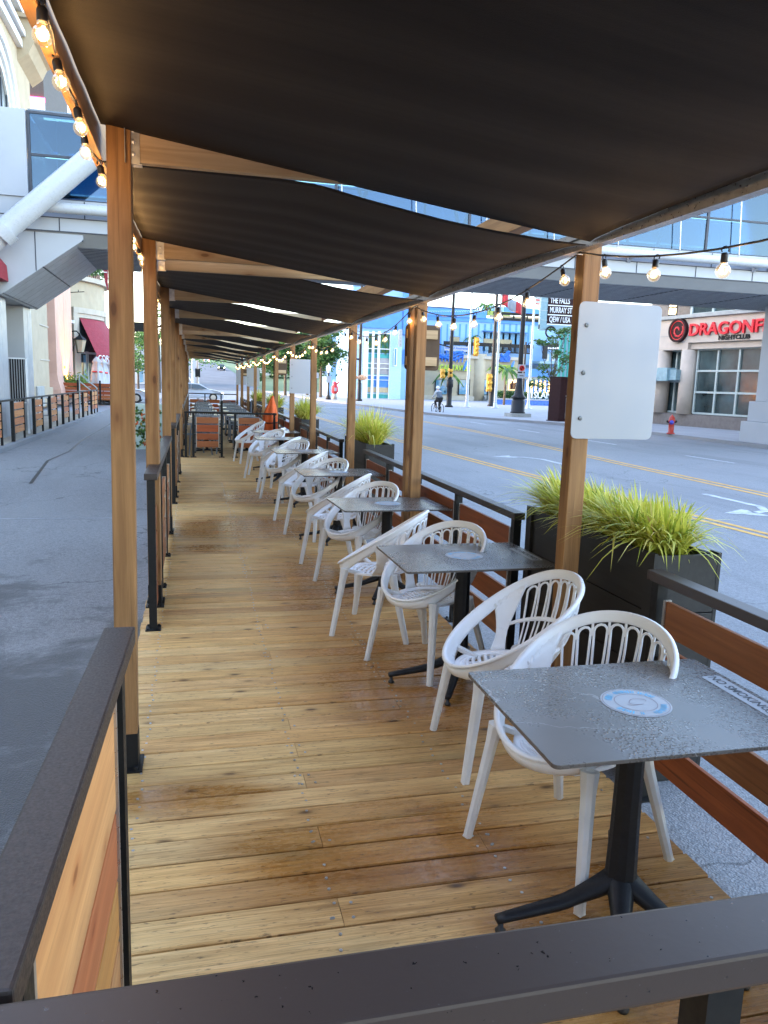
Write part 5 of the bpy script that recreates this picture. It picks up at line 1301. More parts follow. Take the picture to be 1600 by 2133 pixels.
# ---- blue waterfront-style restaurant building
F = Fac((28, 95), (45, 95))
rs = thing('blue_restaurant_building', 'large light blue and beige restaurant building with balconies and green lettering', 'building', (0, 0, 0))
def fb(name, mat, *rects, parent=None, par=rs):
    b = MB()
    for u0, v0, u1, v1, d0, d1 in rects: F.pbox(b, u0, v0, u1, v1, d0, d1)
    return b.build(name, mat, parent or par)
fb('upper_wall', 'bluewall', (872, 655, 1215, 765, -14, 0), )
fb('parapet', 'bluemid', (872, 640, 1012, 664, -1, .30), (872, 664.5, 1215, 673, -1, .15))
b = MB()
for k in range(26):
    s, z = F.px(884+5*k, 650); b.tube([F.P(s+.16*math.cos(a)*(1-a/9), z+.16*math.sin(a)*(1-a/9), .32) for a in [.5*q for q in range(9)]], .03, 5)
b.build('wave_frieze', 'bluewhite', rs)
fb('roof_box', 'bg', (872, 633, 1008, 640, -13, -2))
fb('cladding_joints', 'bluemid', *[(905+13*k, 675, 905.6+13*k, 735, 0, .02) for k in range(16)])
fb('window', 'glassdark', (937, 701, 957, 718, -.2, .03)); fb('window_frame', 'mullion', (936, 700, 958, 701, 0, .08), (936, 718, 958, 719, 0, .08))
b = MB(); (a0, z0), (a1, z1) = F.px(1007, 692), F.px(1095, 735); F.box(b, a0, a1, z1, z0, .004, .02); b.build('recess_shade_panel', 'bluedim', rs)  # flat panel on the wall; the shade of a recess is put into its colour
fb('bar_window', 'glassdark', (1007, 705, 1066, 720, .02, .06)); fb('lit_strip', 'warmlit', (1017, 718, 1050, 723, .5, .6))
fb('awning_hood', 'bluemid', (1005, 690.5, 1097, 693, 0, .8))
# lower beige storey with a rounded corner
fb('lower_wall', 'cream', (872, 737, 1076, 836, -1, 1.6)); fb('band', 'creamdark', (872, 737, 1078, 752, 1.61, 1.9)); fb('base_band', 'creamdark', (872, 822, 1008, 836, 1.61, 1.72))
b = MB(); cs, cz = F.px(989, 800); b.lathe([(1.0, -.2), (1.0, F.px(989, 738)[1])], F.P(cs, 0, .95), 24); b.build('rounded_corner', 'cream', rs)
for k, (u0, u1) in enumerate(((899, 924), (947, 968), (994, 1006))):
    o = fb('poster_window', 'glassblue', (u0, 791, u1, 821, 1.55, 1.66)); r = random.Random(k)
    b = MB()
    for q in range(10): uu, vv = r.uniform(u0+4, u1-5), r.uniform(797, 813); F.pbox(b, uu, vv, uu+r.uniform(1, 4), vv+r.uniform(1, 6), 1.661, 1.665)
    b.build('poster_figures', 'bluedim', o); f = MB(); F.pbox(f, u0-.8, 790, u1+.8, 791, 1.6, 1.72); F.pbox(f, u0-.8, 821, u1+.8, 822, 1.6, 1.72); F.pbox(f, u0-.8, 790, u0, 822, 1.6, 1.72); F.pbox(f, u1, 790, u1+.8, 822, 1.6, 1.72); f.build('window_frame', 'black', o)
fb('door', 'brownsign', (1014, 790, 1023, 829, 1.55, 1.66)); fb('shop_window', 'warmdim', (1050, 791, 1066, 812, 1.55, 1.66)); fb('shop_window', 'glassdark', (1066, 791, 1074, 812, 1.55, 1.66))
b = MB(); r = random.Random(2)
for q in range(7):
    F.pbox(b, 1051+2*q, 793+r.uniform(0, 5), 1052+2*q, 811, 1.662, 1.68)
b.build('window_display', 'brownsign', rs)
b = MB()
for k in range(5): F.box(b, F.px(998, 830)[0]-.05, F.px(1022, 830)[0]+.1, -.1, .12+.14*k, 2.8-.3*k, 3.1-.3*k)
b.build('entrance_steps', 'grey', rs); b = MB()
for u in (997, 1006, 1024): F.pbox(b, u, 812, u+1, 832, 3.0, 3.06)
F.pbox(b, 997, 812, 1025, 813.2, 3.0, 3.06)
for k in range(12): F.pbox(b, 1026+2.5*k, 813, 1026.5+2.5*k, 832, 3.0, 3.05)
b.build('step_railing', 'black', rs)
fb('ramp_wall', 'bluemid', (872, 833, 998, 845, 2.2, 2.6))
# balcony rails with posts and lamps
b = MB(); F.pbox(b, 915, 719, 1100, 720, 1.7, 1.76); F.pbox(b, 1007, 735, 1096, 736.5, 1.7, 1.8)
for k in range(34): F.pbox(b, 1008+2.6*k, 720, 1008.5+2.6*k, 736, 1.71, 1.75)
for u in (918, 962, 981, 1008, 1030, 1052, 1074, 1094): F.pbox(b, u, 716, u+1.2, 737, 1.68, 1.78)
b.build('balcony_rail', 'black', rs)
b = MB(); F.pbox(b, 1026, 666, 1150, 668, .2, .3); F.pbox(b, 1026, 655, 1150, 656, .2, .3)
for u in (1028, 1044, 1068, 1096, 1111, 1123, 1137): F.pbox(b, u, 654, u+1.5, 668, .18, .32)
b.build('roof_rail', 'black', rs)
fb('roof_garden_wall', 'sand', (1024, 656, 1150, 667, -.6, .1)); fb('roof_bar_wall', 'limey', (1006, 643, 1076, 656, -3, -2)); fb('roof_bar_wall', 'bluemid', (1065, 636, 1140, 656, -2.9, -2.4)); fb('roof_bar_wall', 'bluewall', (1030, 630, 1136, 646, -8, -4))
b = MB()
for u in (1094, 1134): F.pbox(b, u-1.5, 640, u+1.5, 656, -1.0, -.7)
b.build('roof_figures', 'sand', rs); b = MB()
for k in range(6): F.pbox(b, 978+4.2*k, 652-2.2*k, 979+4.2*k, 655, -.5, -.44)
b.bar(F.P(F.px(975, 652)[0], F.px(975, 652)[1], -.4), F.P(F.px(1004, 637)[0], F.px(1004, 637)[1], -.4), .08, .08); b.build('stair_rail', 'black', rs)
t = thing('anniversary_banner', 'white banner with blue writing on the lower balcony rail', 'banner', (0, 0, 0)); b = MB(); F.pbox(b, 917, 721, 968, 734, 1.78, 1.80); b.build('cloth', 'board', t); lettering('banner_lettering', 'the 2nd Anniversary', .42, F.P(F.px(944, 726)[0], F.px(944, 726.5)[1], 1.81), F.u, Z, 'lav', t, .005, sx=.95, shear=.2, bold=.01)
b = MB(); P0 = F.px(918, 732); b.tube([F.P(P0[0]+.1*k, P0[1]+.06*math.sin(k*.9), 1.81) for k in range(28)], .05, 5); b.build('banner_wave', 'lav', t)
def bigsign(label, u0, u1, v, uc0, uc1, vt):
    t = thing('restaurant_sign', label, 'sign', (0, 0, 0), 0, 'lime green lettering signs on the restaurant'); s0, z0 = F.px(u0, v); s1, _ = F.px(u1, v)
    me = lettering('lime_lettering', 'MARGARITAVILLE', .95, F.P(s0, z0, 1.95), F.u, Z, 'lime', t, .07, bold=.012, align='LEFT'); xs_ = [q.co.x for q in me.data.vertices]; k = (s1-s0)/(max(xs_)-min(xs_)); x0 = min(xs_)
    for q in me.data.vertices: q.co.x = x0+(q.co.x-x0)*k
    b = MB(); a, c = F.px(uc0, vt), F.px(uc1, vt); r = random.Random(int(u0)); W = c[0]-a[0]
    for q in range(3):
        P = []
        for k in range(9): f = k/8; P.append(F.P(a[0]+W*f, a[1]+.22*math.sin(f*7+q)+.25*q+.35*f, 1.95+.05*q))
        b.tube(P, .16, 6)
    for k in range(9): f = k/8; b.tube([F.P(a[0]+W*f, a[1]-.25, 1.98), F.P(a[0]+W*f+.15, a[1]+.2+r.random()*.9, 1.98)], .09, 5)
    b.build('blue_wave_emblem', 'bluedeep', t)
    b = MB(); p = F.px(uc1+6, vt+12); b.lathe([(.02, -.8), (.14, -.5), (.17, .1), (.12, .5), (.02, .65)], F.P(p[0], p[1], 2.1), 10, axis=Matrix.Rotation(.35, 3, 'Y')); b.build('bird_emblem', 'bluemid', t)
bigsign('lime green restaurant lettering with a blue wave emblem over the poster windows', 883, 969, 765, 896, 952, 749)
bigsign('lime green restaurant lettering with a blue emblem over the entrance door', 1012, 1058, 766, 1030, 1048, 750)
# right part: white-blue wall, canopy and blue awnings
fb('side_wall', 'bluewall', (1076, 673, 1215, 840, -8, -1)); fb('side_awning', 'bluemid', (1076, 768, 1140, 786, -.9, 1.2)); fb('pale_canopy', 'boxteal', (1108, 753, 1215, 762, -.9, 2.5))
b = MB()
for u in (1128, 1140, 1156): F.pbox(b, u, 738, u+4, 753, 1.2, 1.6)
b.build('canopy_posts', 'bg', rs); fb('canopy_sign', 'iron', (1122, 718, 1128, 748, 1.3, 1.7), (1126, 716, 1166, 731, 1.3, 1.5)); fb('canopy_script', 'white', *[(1130+5*k, 724+(k % 2), 1133.5+5*k, 728, 1.5, 1.55) for k in range(7)])
fb('lower_glazing', 'warmdim', (1088, 792, 1160, 820, -.95, -.6)); fb('lower_frames', 'bluemid', *[(1088+9*k, 790, 1090+9*k, 822, -.6, -.5) for k in range(9)])
# tower with a tall gridded mural window
T = Fac((17, 88), (23, 88))
tw = thing('blue_mural_tower', 'pale blue tower with a tall white gridded window backed by a tropical mural', 'building', (0, 0, 0))
def tb(name, mat, *rects, parent=None):
    b = MB()
    for u0, v0, u1, v1, d0, d1 in rects: T.pbox(b, u0, v0, u1, v1, d0, d1)
    return b.build(name, mat, parent or tw)
tb('wall', 'bluewall', (736, 590, 880, 838, -10, 0)); tb('blue_band', 'bluemid', (742, 640, 836, 686, .0, .2), (842, 590, 884, 700, 0, .3), (840, 728, 884, 760, .0, .2)); tb('pale_pier', 'paleblue', (740, 688, 750, 830, 0, .45), (812.5, 690, 832, 832, 0, .35))
MUR = [('muraldark', 764, 695, 812, 736), ('muralteal', 764, 736.3, 812, 783), ('muralgrey', 772, 745, 812, 781), ('bluemid', 764, 783.3, 812, 806), ('muralteal', 764, 790, 773, 806), ('sand', 764, 806.3, 812, 818), ('redcol', 772, 820, 812, 828), ('muralteal', 764, 818.3, 812, 830)]
for i, (m, u0, v0, u1, v1) in enumerate(MUR): tb('mural_panel', m, (u0, v0, u1, v1, .02, .05+.006*i))
b = MB(); r = random.Random(3)
for k in range(70):
    s, z = T.px(r.uniform(766, 810), r.uniform(698, 732)); a = r.uniform(.3, 2.6); L_ = r.uniform(.5, 1.4); q = Vector((math.cos(a), 0, math.sin(a))); w_ = Vector((-q.z, 0, q.x))*.05; p = T.P(s, z, .12+.001*k); b.quad(p-q*L_*.5, p+w_, p+q*L_*.5, p-w_, tint=r.random())
b.build('mural_fronds', 'palm', tw)
tb('side_glazing', 'paleglass', (751, 690, 762, 832, .0, .3))
b = MB()
for u in (763, 775, 787, 812): T.pbox(b, u-.5, 690, u+.5, 831, .25, .33)
for v in (694, 726.5, 757, 767, 782, 791, 820, 830): T.pbox(b, 751, v-.5, 813, v+.5, .24, .34)
for u in (751, 757, 762): T.pbox(b, u-.5, 690, u+.5, 832, .3, .36)
b.build('window_grid', 'white', tw)
t = thing('blade_sign', 'narrow pale blade sign fixed to the blue tower', 'sign', (0, 0, 0)); b = MB(); T.pbox(b, 826, 687, 831, 723, 1.0, 1.3); b.build('panel', 'board', t); b = MB()
for k in range(5): T.pbox(b, 827, 690+6.6*k, 830, 694+6.6*k, 1.301, 1.32)
b.build('marks', 'grey', t); b = MB(); T.pbox(b, 831, 698, 842, 699.5, 1.1, 1.2); b.build('arm', 'black', t)
t = thing('vertical_banner', 'narrow white and blue vertical banner on the blue tower', 'banner', (0, 0, 0)); b = MB(); T.pbox(b, 819, 725, 824, 763, .5, .6); b.build('panel', 'white', t); b = MB(); T.pbox(b, 820, 727, 822, 761, .601, .62); b.build('stripe', 'bluemid', t)
# blue shops and cream building farther left
S = Fac((14, 98), (20, 98))
sh = thing('blue_shopfront', 'sky blue shopfront with a white trimmed fascia beyond the street trees', 'building', (0, 0, 0))
def sb(name, mat, *rects, parent=None, par=sh):
    b = MB()
    for u0, v0, u1, v1, d0, d1 in rects: S.pbox(b, u0, v0, u1, v1, d0, d1)
    return b.build(name, mat, parent or par)
sb('wall', 'bluewall', (684, 758, 742, 832, -6, 0)); sb('fascia', 'paleblue', (688, 745, 742, 751, 0, .9), (690, 753, 742, 757, 0, .6)); sb('fascia', 'bluemid', (688, 751.2, 742, 752.8, 0, .8)); sb('columns', 'paleblue', (693, 790, 700, 826, 0, .3), (709, 768, 712, 826, 0, .3)); sb('window', 'glassblue', (712.5, 770, 735, 826, 0, .1)); sb('glazing_bars', 'white', *[(712+6*k, 768, 713+6*k, 826, .1, .2) for k in range(4)], *[(709, 767+15*k, 736, 768+15*k, .1, .2) for k in range(4)]); sb('base', 'bluemid', (736, 788, 748, 832, -1, .5))
cb = thing('cream_balcony_building', 'cream building with an iron balcony and a pale blue billboard above the shopfront', 'building', (0, 0, 0))
sb('wall', 'cream', (676, 690, 742, 757, -8, -.6), par=cb); sb('billboard', 'paleblue', (681, 697, 701, 713, -.6, -.2), par=cb); sb('window', 'glassdark', (708, 688, 716, 705, -.6, -.5), par=cb); sb('blue_sign', 'bluedeep', (711, 718, 722, 733, .3, .5), par=cb); sb('dark_edge', 'joint', (676, 712, 704, 714, -.6, .0), par=cb)
sb('balcony_rail', 'black', *[(693+2.2*k, 731, 693.6+2.2*k, 745, .7, .75) for k in range(18)], (692, 730, 734, 731.2, .7, .8), par=cb)

# ---- poles, lights, flags
def pole(name, label, cat, u, v, vtop, y=None, r0=.12, r1=.07, mat='iron', base=None, n=10):
    p = onz(u, v, -.02) if y is None else Vector((ony(u, v, y).x, y, -.02)); tp = ony(vtop[0], vtop[1], p.y).z; t = thing(name, label, cat, (p.x, p.y, -.02)); b = MB(); b.tube([(0, 0, 0), (0, 0, tp+.02)], [r0, r1], n); b.build('pole', mat, t)
    if base: k = MB(); k.lathe(base, (0, 0, 0), 14); k.build('base', mat, t)
    return t, tp, p
t, tp, p = pole('street_light', 'thick black pole with a heavy stepped base at the kerb, carrying a parking sign', 'street light', 1078, 868, (1078, 560), None, .17, .13, 'iron', None)
b = MB(); b.box(-.62, .62, -.62, .62, 0, .22); b.build('base', 'grey', t); b = MB(); b.lathe([(.46, .22), (.46, .30), (.42, .32), (.42, .95), (.36, 1.0), (.36, 1.1), (.44, 1.12), (.44, 1.2), (.30, 1.35), (.22, 1.8), (.18, 2.3)], (0, 0, 0), 16); b.build('shaft_base', 'iron', t)
sp = thing('parking_sign', 'small white no parking sign with a red ring on the thick black pole', 'sign', (p.x, p.y, 0)); zz = ony(1080, 768, p.y).z; z2 = ony(1080, 779, p.y).z
b = MB(); b.box(-.24, .24, -.24, -.22, zz-.18, zz+.25); b.build('plate', 'board', sp); b = MB(); b.box(-.24, .24, -.24, -.22, z2-.25, z2+.05); b.build('lower_plate', 'board', sp)
b = MB(); ay = Matrix.Rotation(R_(90), 3, 'X'); b.lathe([(.17, .241), (.17, .25), (.12, .25), (.12, .241)], (0, 0, zz+.03), 20, axis=ay, smooth=False); b.bar((-.1, -.252, zz+.13), (.1, -.252, zz-.07), .05, .01, (0, 1, 0)); b.build('red_ring', 'red', sp); b = MB(); b.box(-.03, .03, -.246, -.241, zz-.07, zz+.13); b.box(-.13, .13, -.246, -.2401, z2-.12, z2-.08); b.build('marks', 'black', sp)
t, tp, p = pole('street_light', 'slender black lamp post left of the leftmost flagpole, carrying two signal heads', 'street light', 935, 848, (935, 600), None, .20, .12, 'iron', [(.34, 0), (.34, .12), (.22, .2), (.22, 1.6), (.28, 1.65), (.28, 2.2), (.2, 2.3)])
b = MB(); zz = ony(930, 723, p.y).z; b.bar((0, 0, zz), (-1.6, 0, zz+.35), .10, .10); b.tube([(0, 0, tp-.3), (-.8, 0, tp+.3), (-1.5, 0, tp+.35)], .05, 6); b.build('arm', 'iron', t)
def signal(label, u, v, y, H, n=3, side=1, back=True):
    c = ony(u, v, y); t = thing('traffic_light', label, 'traffic light', tuple(c), 0, 'yellow traffic signal heads'); h = H/n; b = MB(); b.box(-h*.42, h*.42, -.14, .14, -H/2, H/2)
    if back: b.box(-h*.62, h*.62, .142, .17, -H/2-.1, H/2+.1)
    b.build('housing', 'signal', t, .03)
    for k in range(n):
        z = H/2-h*(k+.5); b = MB(); b.lathe([(h*.34, .14), (h*.36, .36)], (0, 0, z), 12, axis=Matrix.Rotation(R_(90), 3, 'X')); b.build('visor', 'signal', t); b = MB(); b.lathe([(.001, .142), (h*.33, .142)], (0, 0, z), 12, axis=Matrix.Rotation(R_(90), 3, 'X')); b.build('lens', 'black', t)
    return t
signal('small yellow signal head on the left of the slender black lamp post', 922, 778, p.y, .75, 2, back=False); signal('small yellow signal head on the right of the slender black lamp post', 938, 777, p.y, .75, 2, back=False)
t, tp, p = pole('street_light', 'tall black lamp post before the restaurant entrance with a curved bracket', 'street light', 1023, 847, (1028, 610), 68, .22, .13, 'iron', [(.36, 0), (.36, .12), (.25, .2), (.25, 1.9), (.3, 1.95), (.3, 2.4), (.22, 2.5)])
b = MB(); b.tube([(0, 0, tp-.5), (-.25, 0, tp+.1), (-.7, 0, tp+.5), (-1.1, 0, tp+.6)], .05, 6); b.build('arm', 'alu', t); b = MB(); b.lathe([(.18, 0), (.22, .1), (.12, .28), (.02, .3)], (-1.2, 0, tp+.45), 10); b.build('lamp_head', 'white', t)
signal('tall yellow signal head with visors hanging between the flagpoles', 993, 722, 66, 1.45, 4)
signal('slim yellow signal head on the black post by the restaurant entrance', 1019, 797, p.y-.3, 1.6, 3, back=False)
for u, v, lab, ut in ((972, 850, 'leftmost white flagpole with a plain top', 977), (1031, 850, 'middle white flagpole flying a red and white flag', 1038), (1100, 850, 'rightmost white flagpole flying a small striped flag', 1109)):
    t, tp, p = pole('flagpole', lab+' on the far pavement', 'flagpole', u, v, (ut, 575), 62, .13, .07, 'pipe', [(.34, 0), (.34, .06), (.17, .12), (.16, .45)], 12); t['group'] = 'white flagpoles on the corner'
    if u == 1031:
        g = thing('flag', 'drooping red and white flag on the middle flagpole', 'flag', (p.x, p.y, 0)); rows = []; z1 = ony(1040, 604, p.y).z
        for mat, q0, q1 in (('flagred', 0, .27), ('board', .27, .72), ('flagred', .72, 1.0)):
            rows = []
            for i in range(9):
                f = q0+(q1-q0)*i/8; rows.append([(.1+1.75*f, -.25*math.sin(f*9), z1-1.05*f-.05-(1.15-.3*f)*j/4) for j in range(5)])
            b = MB(); b.sheet(rows, .01); b.build('stripe', mat, g)
    if u == 1100:
        g = thing('flag', 'small flag with red and white stripes on the rightmost flagpole', 'flag', (p.x, p.y, 0)); z1 = ony(1112, 606, p.y).z; b = MB(); b2 = MB()
        for k in range(7): (b if k % 2 == 0 else b2).box(.1, 1.0, -.01, .01, z1-.16*k-.15, z1-.16*k)
        b.build('red_stripes', 'flagred', g); b2.build('white_stripes', 'board', g)
p0 = Vector((27.5, 70, 0)); t, tp, p = pole('street_light', 'thin grey lamp post with a long curved arm behind the thick black pole', 'street light', 1088, 845, (1091, 712), 70, .11, .08, 'iron')
b = MB(); b.tube([(0, 0, tp-.7), (.3, 0, tp-.1), (.9, 0, tp+.25), (1.7, 0, tp+.2)], .05, 6); b.box(1.6, 2.1, -.08, .08, tp+.12, tp+.24); b.build('arm', 'iron', t)
t, tp, p = pole('street_light', 'black post at the corner of the blue tower with a carved fish bracket', 'street light', 748, 836, (746, 560), 74.9, .17, .12, 'iron', [(.32, 0), (.32, .15), (.2, .25), (.2, 1.7), (.16, 1.8)])
b = MB(); zz = ony(752, 786, 74.9).z; b.lathe([(.02, -.75), (.3, -.5), (.10, -.25), (.28, .1), (.22, .5), (.02, .75)], (.0, -.2, zz), 10, axis=Matrix.Rotation(R_(90), 3, 'Y')); b.build('fish_board', 'muralfish', t); b = MB(); z3 = ony(745, 748, 74.9).z; b.bar((0, 0, z3), (-.9, 0, z3+.05), .16, .16); b.bar((0, 0, ony(745, 690, 74.9).z), (-3.0, 0, ony(745, 690, 74.9).z+.4), .06, .06); b.build('arm', 'iron', t)
p = onz(683, 833, -.02); t = thing('lamp_post', 'old style black lantern post with a small sign under the street trees', 'street light', (13.1, 78, -.02)); H = ony(680, 757, 78).z; b = MB(); b.lathe([(.28, 0), (.26, .2), (.13, .5), (.10, 1.0), (.08, H-1.0), (.12, H-.9)], (0, 0, 0), 12); b.build('post', 'iron', t); b = MB(); b.lathe([(.14, H-.9), (.26, H-.25), (.05, H-.1), (.01, H+.1)], (0, 0, 0), 10); b.build('lantern', 'white', t); zz = ony(680, 788, 78).z; b = MB(); b.box(-.22, .22, -.15, -.12, zz-.4, zz+.25); b.build('sign_plate', 'board', t)
p = ony(697, 830, 79); t = thing('painted_figure', 'red and white painted figure on a grey drum beside the lantern post', 'statue', (p.x, 79, -.02)); b = MB(); b.lathe([(.26, 0), (.26, .55), (.24, .58)], (0, 0, 0), 14); b.build('drum', 'grey', t); b = MB(); b.lathe([(.2, .58), (.36, .8), (.33, 1.3), (.18, 1.5), (.19, 1.7), (.05, 1.8)], (0, 0, 0), 12); b.bar((.1, 0, 1.45), (.42, 0, 1.78), .12, .12); b.build('figure', 'flagred', t); b = MB(); b.box(-.12, .12, -.37, -.3, .85, 1.2); b.build('chest', 'board', t)
t = thing('sign_pole', 'thin dark pole with a small white plate by the street trees', 'sign', (12.2, 80, -.02)); b = MB(); b.tube([(0, 0, 0), (0, 0, 2.7)], .05, 6); b.build('pole', 'iron', t); b = MB(); b.box(-.2, .2, -.07, -.05, 2.1, 2.65); b.build('plate', 'board', t)
# blue planter wall, hedge and raised letters
V = Fac((29, 76), (40, 76)); wl = thing('blue_planter_wall', 'low bright blue tiled planter wall on the corner pavement', 'wall', (0, 0, 0)); a, c = V.px(1032, 845)[0], V.px(1240, 845)[0]; b = MB(); V.box(b, a, c, -.3, .50, -1.6, 0); b.build('tiled_face', 'bluedeep', wl); b = MB(); V.box(b, a-.05, c, .502, .62, -1.7, .08); b.build('coping', 'board', wl)
def leafcloud(b, pts, n, size, r, tl=(0, 1)):
    for k in range(n):
        c, rad = pts[r.randrange(len(pts))]; d = Vector((r.gauss(0, 1), r.gauss(0, 1), r.gauss(0, 1))).normalized()*(r.random()**.45); p = Vector((c[0]+d.x*rad[0], c[1]+d.y*rad[1], c[2]+d.z*rad[2])); a = Vector((r.uniform(-1, 1), r.uniform(-1, 1), r.uniform(-.6, .6))).normalized(); q = a.cross(Vector((r.uniform(-1, 1), r.uniform(-1, 1), r.uniform(-1, 1)))).normalized(); s = size*r.uniform(.6, 1.3)
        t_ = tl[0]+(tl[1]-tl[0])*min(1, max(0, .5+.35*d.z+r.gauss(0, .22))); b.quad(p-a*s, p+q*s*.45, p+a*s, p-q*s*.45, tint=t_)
hd = thing('hedge', 'clipped green hedge behind the low blue wall', 'hedge', (0, 0, 0)); b = MB(); r = random.Random(9); z1 = V.px(1100, 815)[1]
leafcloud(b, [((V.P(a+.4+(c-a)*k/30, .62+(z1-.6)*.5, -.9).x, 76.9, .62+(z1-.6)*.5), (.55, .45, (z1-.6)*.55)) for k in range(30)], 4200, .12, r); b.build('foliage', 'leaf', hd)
t = thing('raised_letters', 'white capital letters standing before the hedge on the blue wall', 'sign', (0, 0, 0)); s_, z_ = V.px(1107, 822.5); lettering('white_lettering', 'I', 1.15, V.P(s_, z_, -.2), V.u, Z, 'white', t, .05, align='LEFT', bold=.01); s2, z2 = V.px(1113, 823.5); me = lettering('white_lettering', 'SLAND A', .88, V.P(s2, z2, -.2), V.u, Z, 'white', t, .05, align='LEFT', bold=.01)
# ---- trees
def tree(label, x, y, z0, H, blobs, n, size, seed, mat='leaf', tr=.14, name='street_tree', grp='street trees', lean=(0, 0), trunkh=.45):
    t = thing(name, label, 'tree', (x, y, z0), 0, grp); r = random.Random(seed); b = MB(); top = Vector((lean[0], lean[1], H*trunkh)); b.tube([(0, 0, -.1), top*.5, top], [tr*1.2, tr, tr*.7], 8)
    pts = []
    for c, rad in blobs:
        c = Vector(c); b.tube([top*.85, (top+c)*.5+Vector((r.uniform(-.2, .2), r.uniform(-.2, .2), 0)), c], [tr*.5, tr*.32, tr*.1], 5)
        for q in range(3): e = c+Vector((r.uniform(-1, 1)*rad[0], r.uniform(-1, 1)*rad[1], r.uniform(-.6, .9)*rad[2])); b.tube([c*.7+top*.3, e], [tr*.2, tr*.05], 4); pts.append((tuple(e), tuple(k*.62 for k in rad)))
        pts.append((tuple(c), tuple(rad)))
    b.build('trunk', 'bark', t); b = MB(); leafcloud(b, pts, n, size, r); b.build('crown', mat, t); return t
y = 62
def at(u, v, y): p = ony(u, v, y); return p
tx = ony(1147, 845, 52).x
bl_ = []
for (u, v, ru, rv) in ((1120, 712, 12, 5), (1150, 715, 22, 9), (1175, 700, 18, 14), (1165, 690, 12, 6), (1180, 745, 14, 18), (1150, 770, 26, 12), (1120, 800, 16, 14), (1150, 805, 20, 16), (1135, 785, 24, 10), (1170, 735, 16, 12)):
    p = ony(u, v, 52); m = 52/1613*1.0; bl_.append(((p.x-tx, r.uniform(-.5, .5), p.z+.02), (ru*m, .7, rv*m)))
tree('young green street tree with open branches in front of the pylon sign', tx, 52, -.02, 5.5, bl_, 1500, .12, 21, 'leaf', .08)
def palmtree(label, x, y, z0, H, n, L, seed):
    t = thing('palm_tree', label, 'palm tree', (x, y, z0), 0, 'palms around the restaurant'); r = random.Random(seed); b = MB(); b.tube([(0, 0, 0), (.05, 0, H*.5), (0, 0, H)], [.13, .11, .10], 7); b.build('trunk', 'bark', t); b = MB()
    for k in range(n):
        az = 2*math.pi*k/n+r.uniform(-.2, .2); d = Vector((math.cos(az), math.sin(az), 0)); s = Vector((-d.y, d.x, 0)); up = r.uniform(.2, 1.0); P = [d*(L*f)+Z*(H+L*(up*f-1.0*f*f)) for f in [q/8 for q in range(9)]]
        for q in range(8):
            for sg in (-1, 1): b.quad(P[q], P[q+1], P[q+1]+s*sg*.16*L*(1-q/9)+d*.1-Z*.12*L, P[q]+s*sg*.17*L*(1-q/9.)-Z*.10*L, tint=r.random())
    b.build('fronds', 'palm', t); return t
for u, v, y, H, L, lab in ((932, 830, 91, 4.4, 1.9, 'bright palm between the two poster windows'), (1050, 835, 74, 4.3, 1.9, 'palm standing right of the restaurant entrance'), (981, 737, 95, 2.6, 1.3, 'palm on the lower balcony beside the yellow signal head'), (1013, 657, 97, 2.6, 1.5, 'palm on the roof terrace of the restaurant')):
    p = ony(u, v, y); zb_ = -.02 if v > 800 else p.z; q = palmtree(lab, p.x, y, zb_, (ony(u, 778 if v > 800 and u < 1000 else (768 if v > 800 else (703 if v > 700 else 636)), y).z-zb_), 11, L, int(u))
for k, (u, y, H, w, n, lab) in enumerate(((668, 88, 8.6, 2.6, 3600, 'full green street tree beside the lantern post, nearest of the far street trees'), (640, 102, 9.6, 3.0, 2600, 'dark green street tree behind the white board with bolts'), (594, 100, 8.6, 2.6, 2000, 'green street tree left of the brown backed board'), (572, 128, 9, 4.0, 1800, 'broad green tree far along the pavement'), (618, 132, 11, 4.0, 1800, 'tall green tree in the distance beyond the street trees'))):
    x = ony(u, 820, y).x; r = random.Random(k); tree(lab, x, y, -.02, H, [((r.uniform(-.5, .5)*w, r.uniform(-.5, .5)*w, H*(.42+.13*q)), (w*(.75-.07*q), w*.7, H*.15)) for q in range(4)]+[((r.uniform(-1, 1)*w*.7, 0, H*r.uniform(.4, .75)), (w*.45, w*.4, H*.12)) for q in range(4)], n, .22 if y < 95 else .3, 30+k, 'leaf' if k != 1 else 'leafdark', .16)
for k, (u, y, H, w, lab) in enumerate(((288, 120, 9, 3.2, 'green tree seen through the gap after the first driveway side post'), (332, 96, 15.5, 2.2, 'thin feathery tree seen between the second and third posts'), (392, 150, 13, 4.5, 'pale green tree at the left of the far road'))):
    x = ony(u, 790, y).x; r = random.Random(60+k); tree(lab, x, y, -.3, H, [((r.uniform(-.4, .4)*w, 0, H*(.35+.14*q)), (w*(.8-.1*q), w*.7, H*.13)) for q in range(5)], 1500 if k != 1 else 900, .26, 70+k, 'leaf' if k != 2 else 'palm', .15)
b = MB(); r = random.Random(77); pts = []
for k in range(60):
    x = -62+2.3*k; y = 330+r.uniform(-20, 30); z = 10.2+3*math.sin(k*.5)+(1.5 if k < 25 else 0); pts.append(((x, y, z), (4.2, 4, 4.2)))
for k in range(40): x = 12+2.5*k+r.uniform(-1, 1); pts.append(((x, 170+r.uniform(-8, 20), 5+r.uniform(-1, 3)), (3.0, 3, 4.0)))
leafcloud(b, pts, 9000, .9, r); o = b.build('distant_woodland', 'leafdark', kind='stuff'); tag(o, 'dark band of trees along the far hilltop', 'trees')
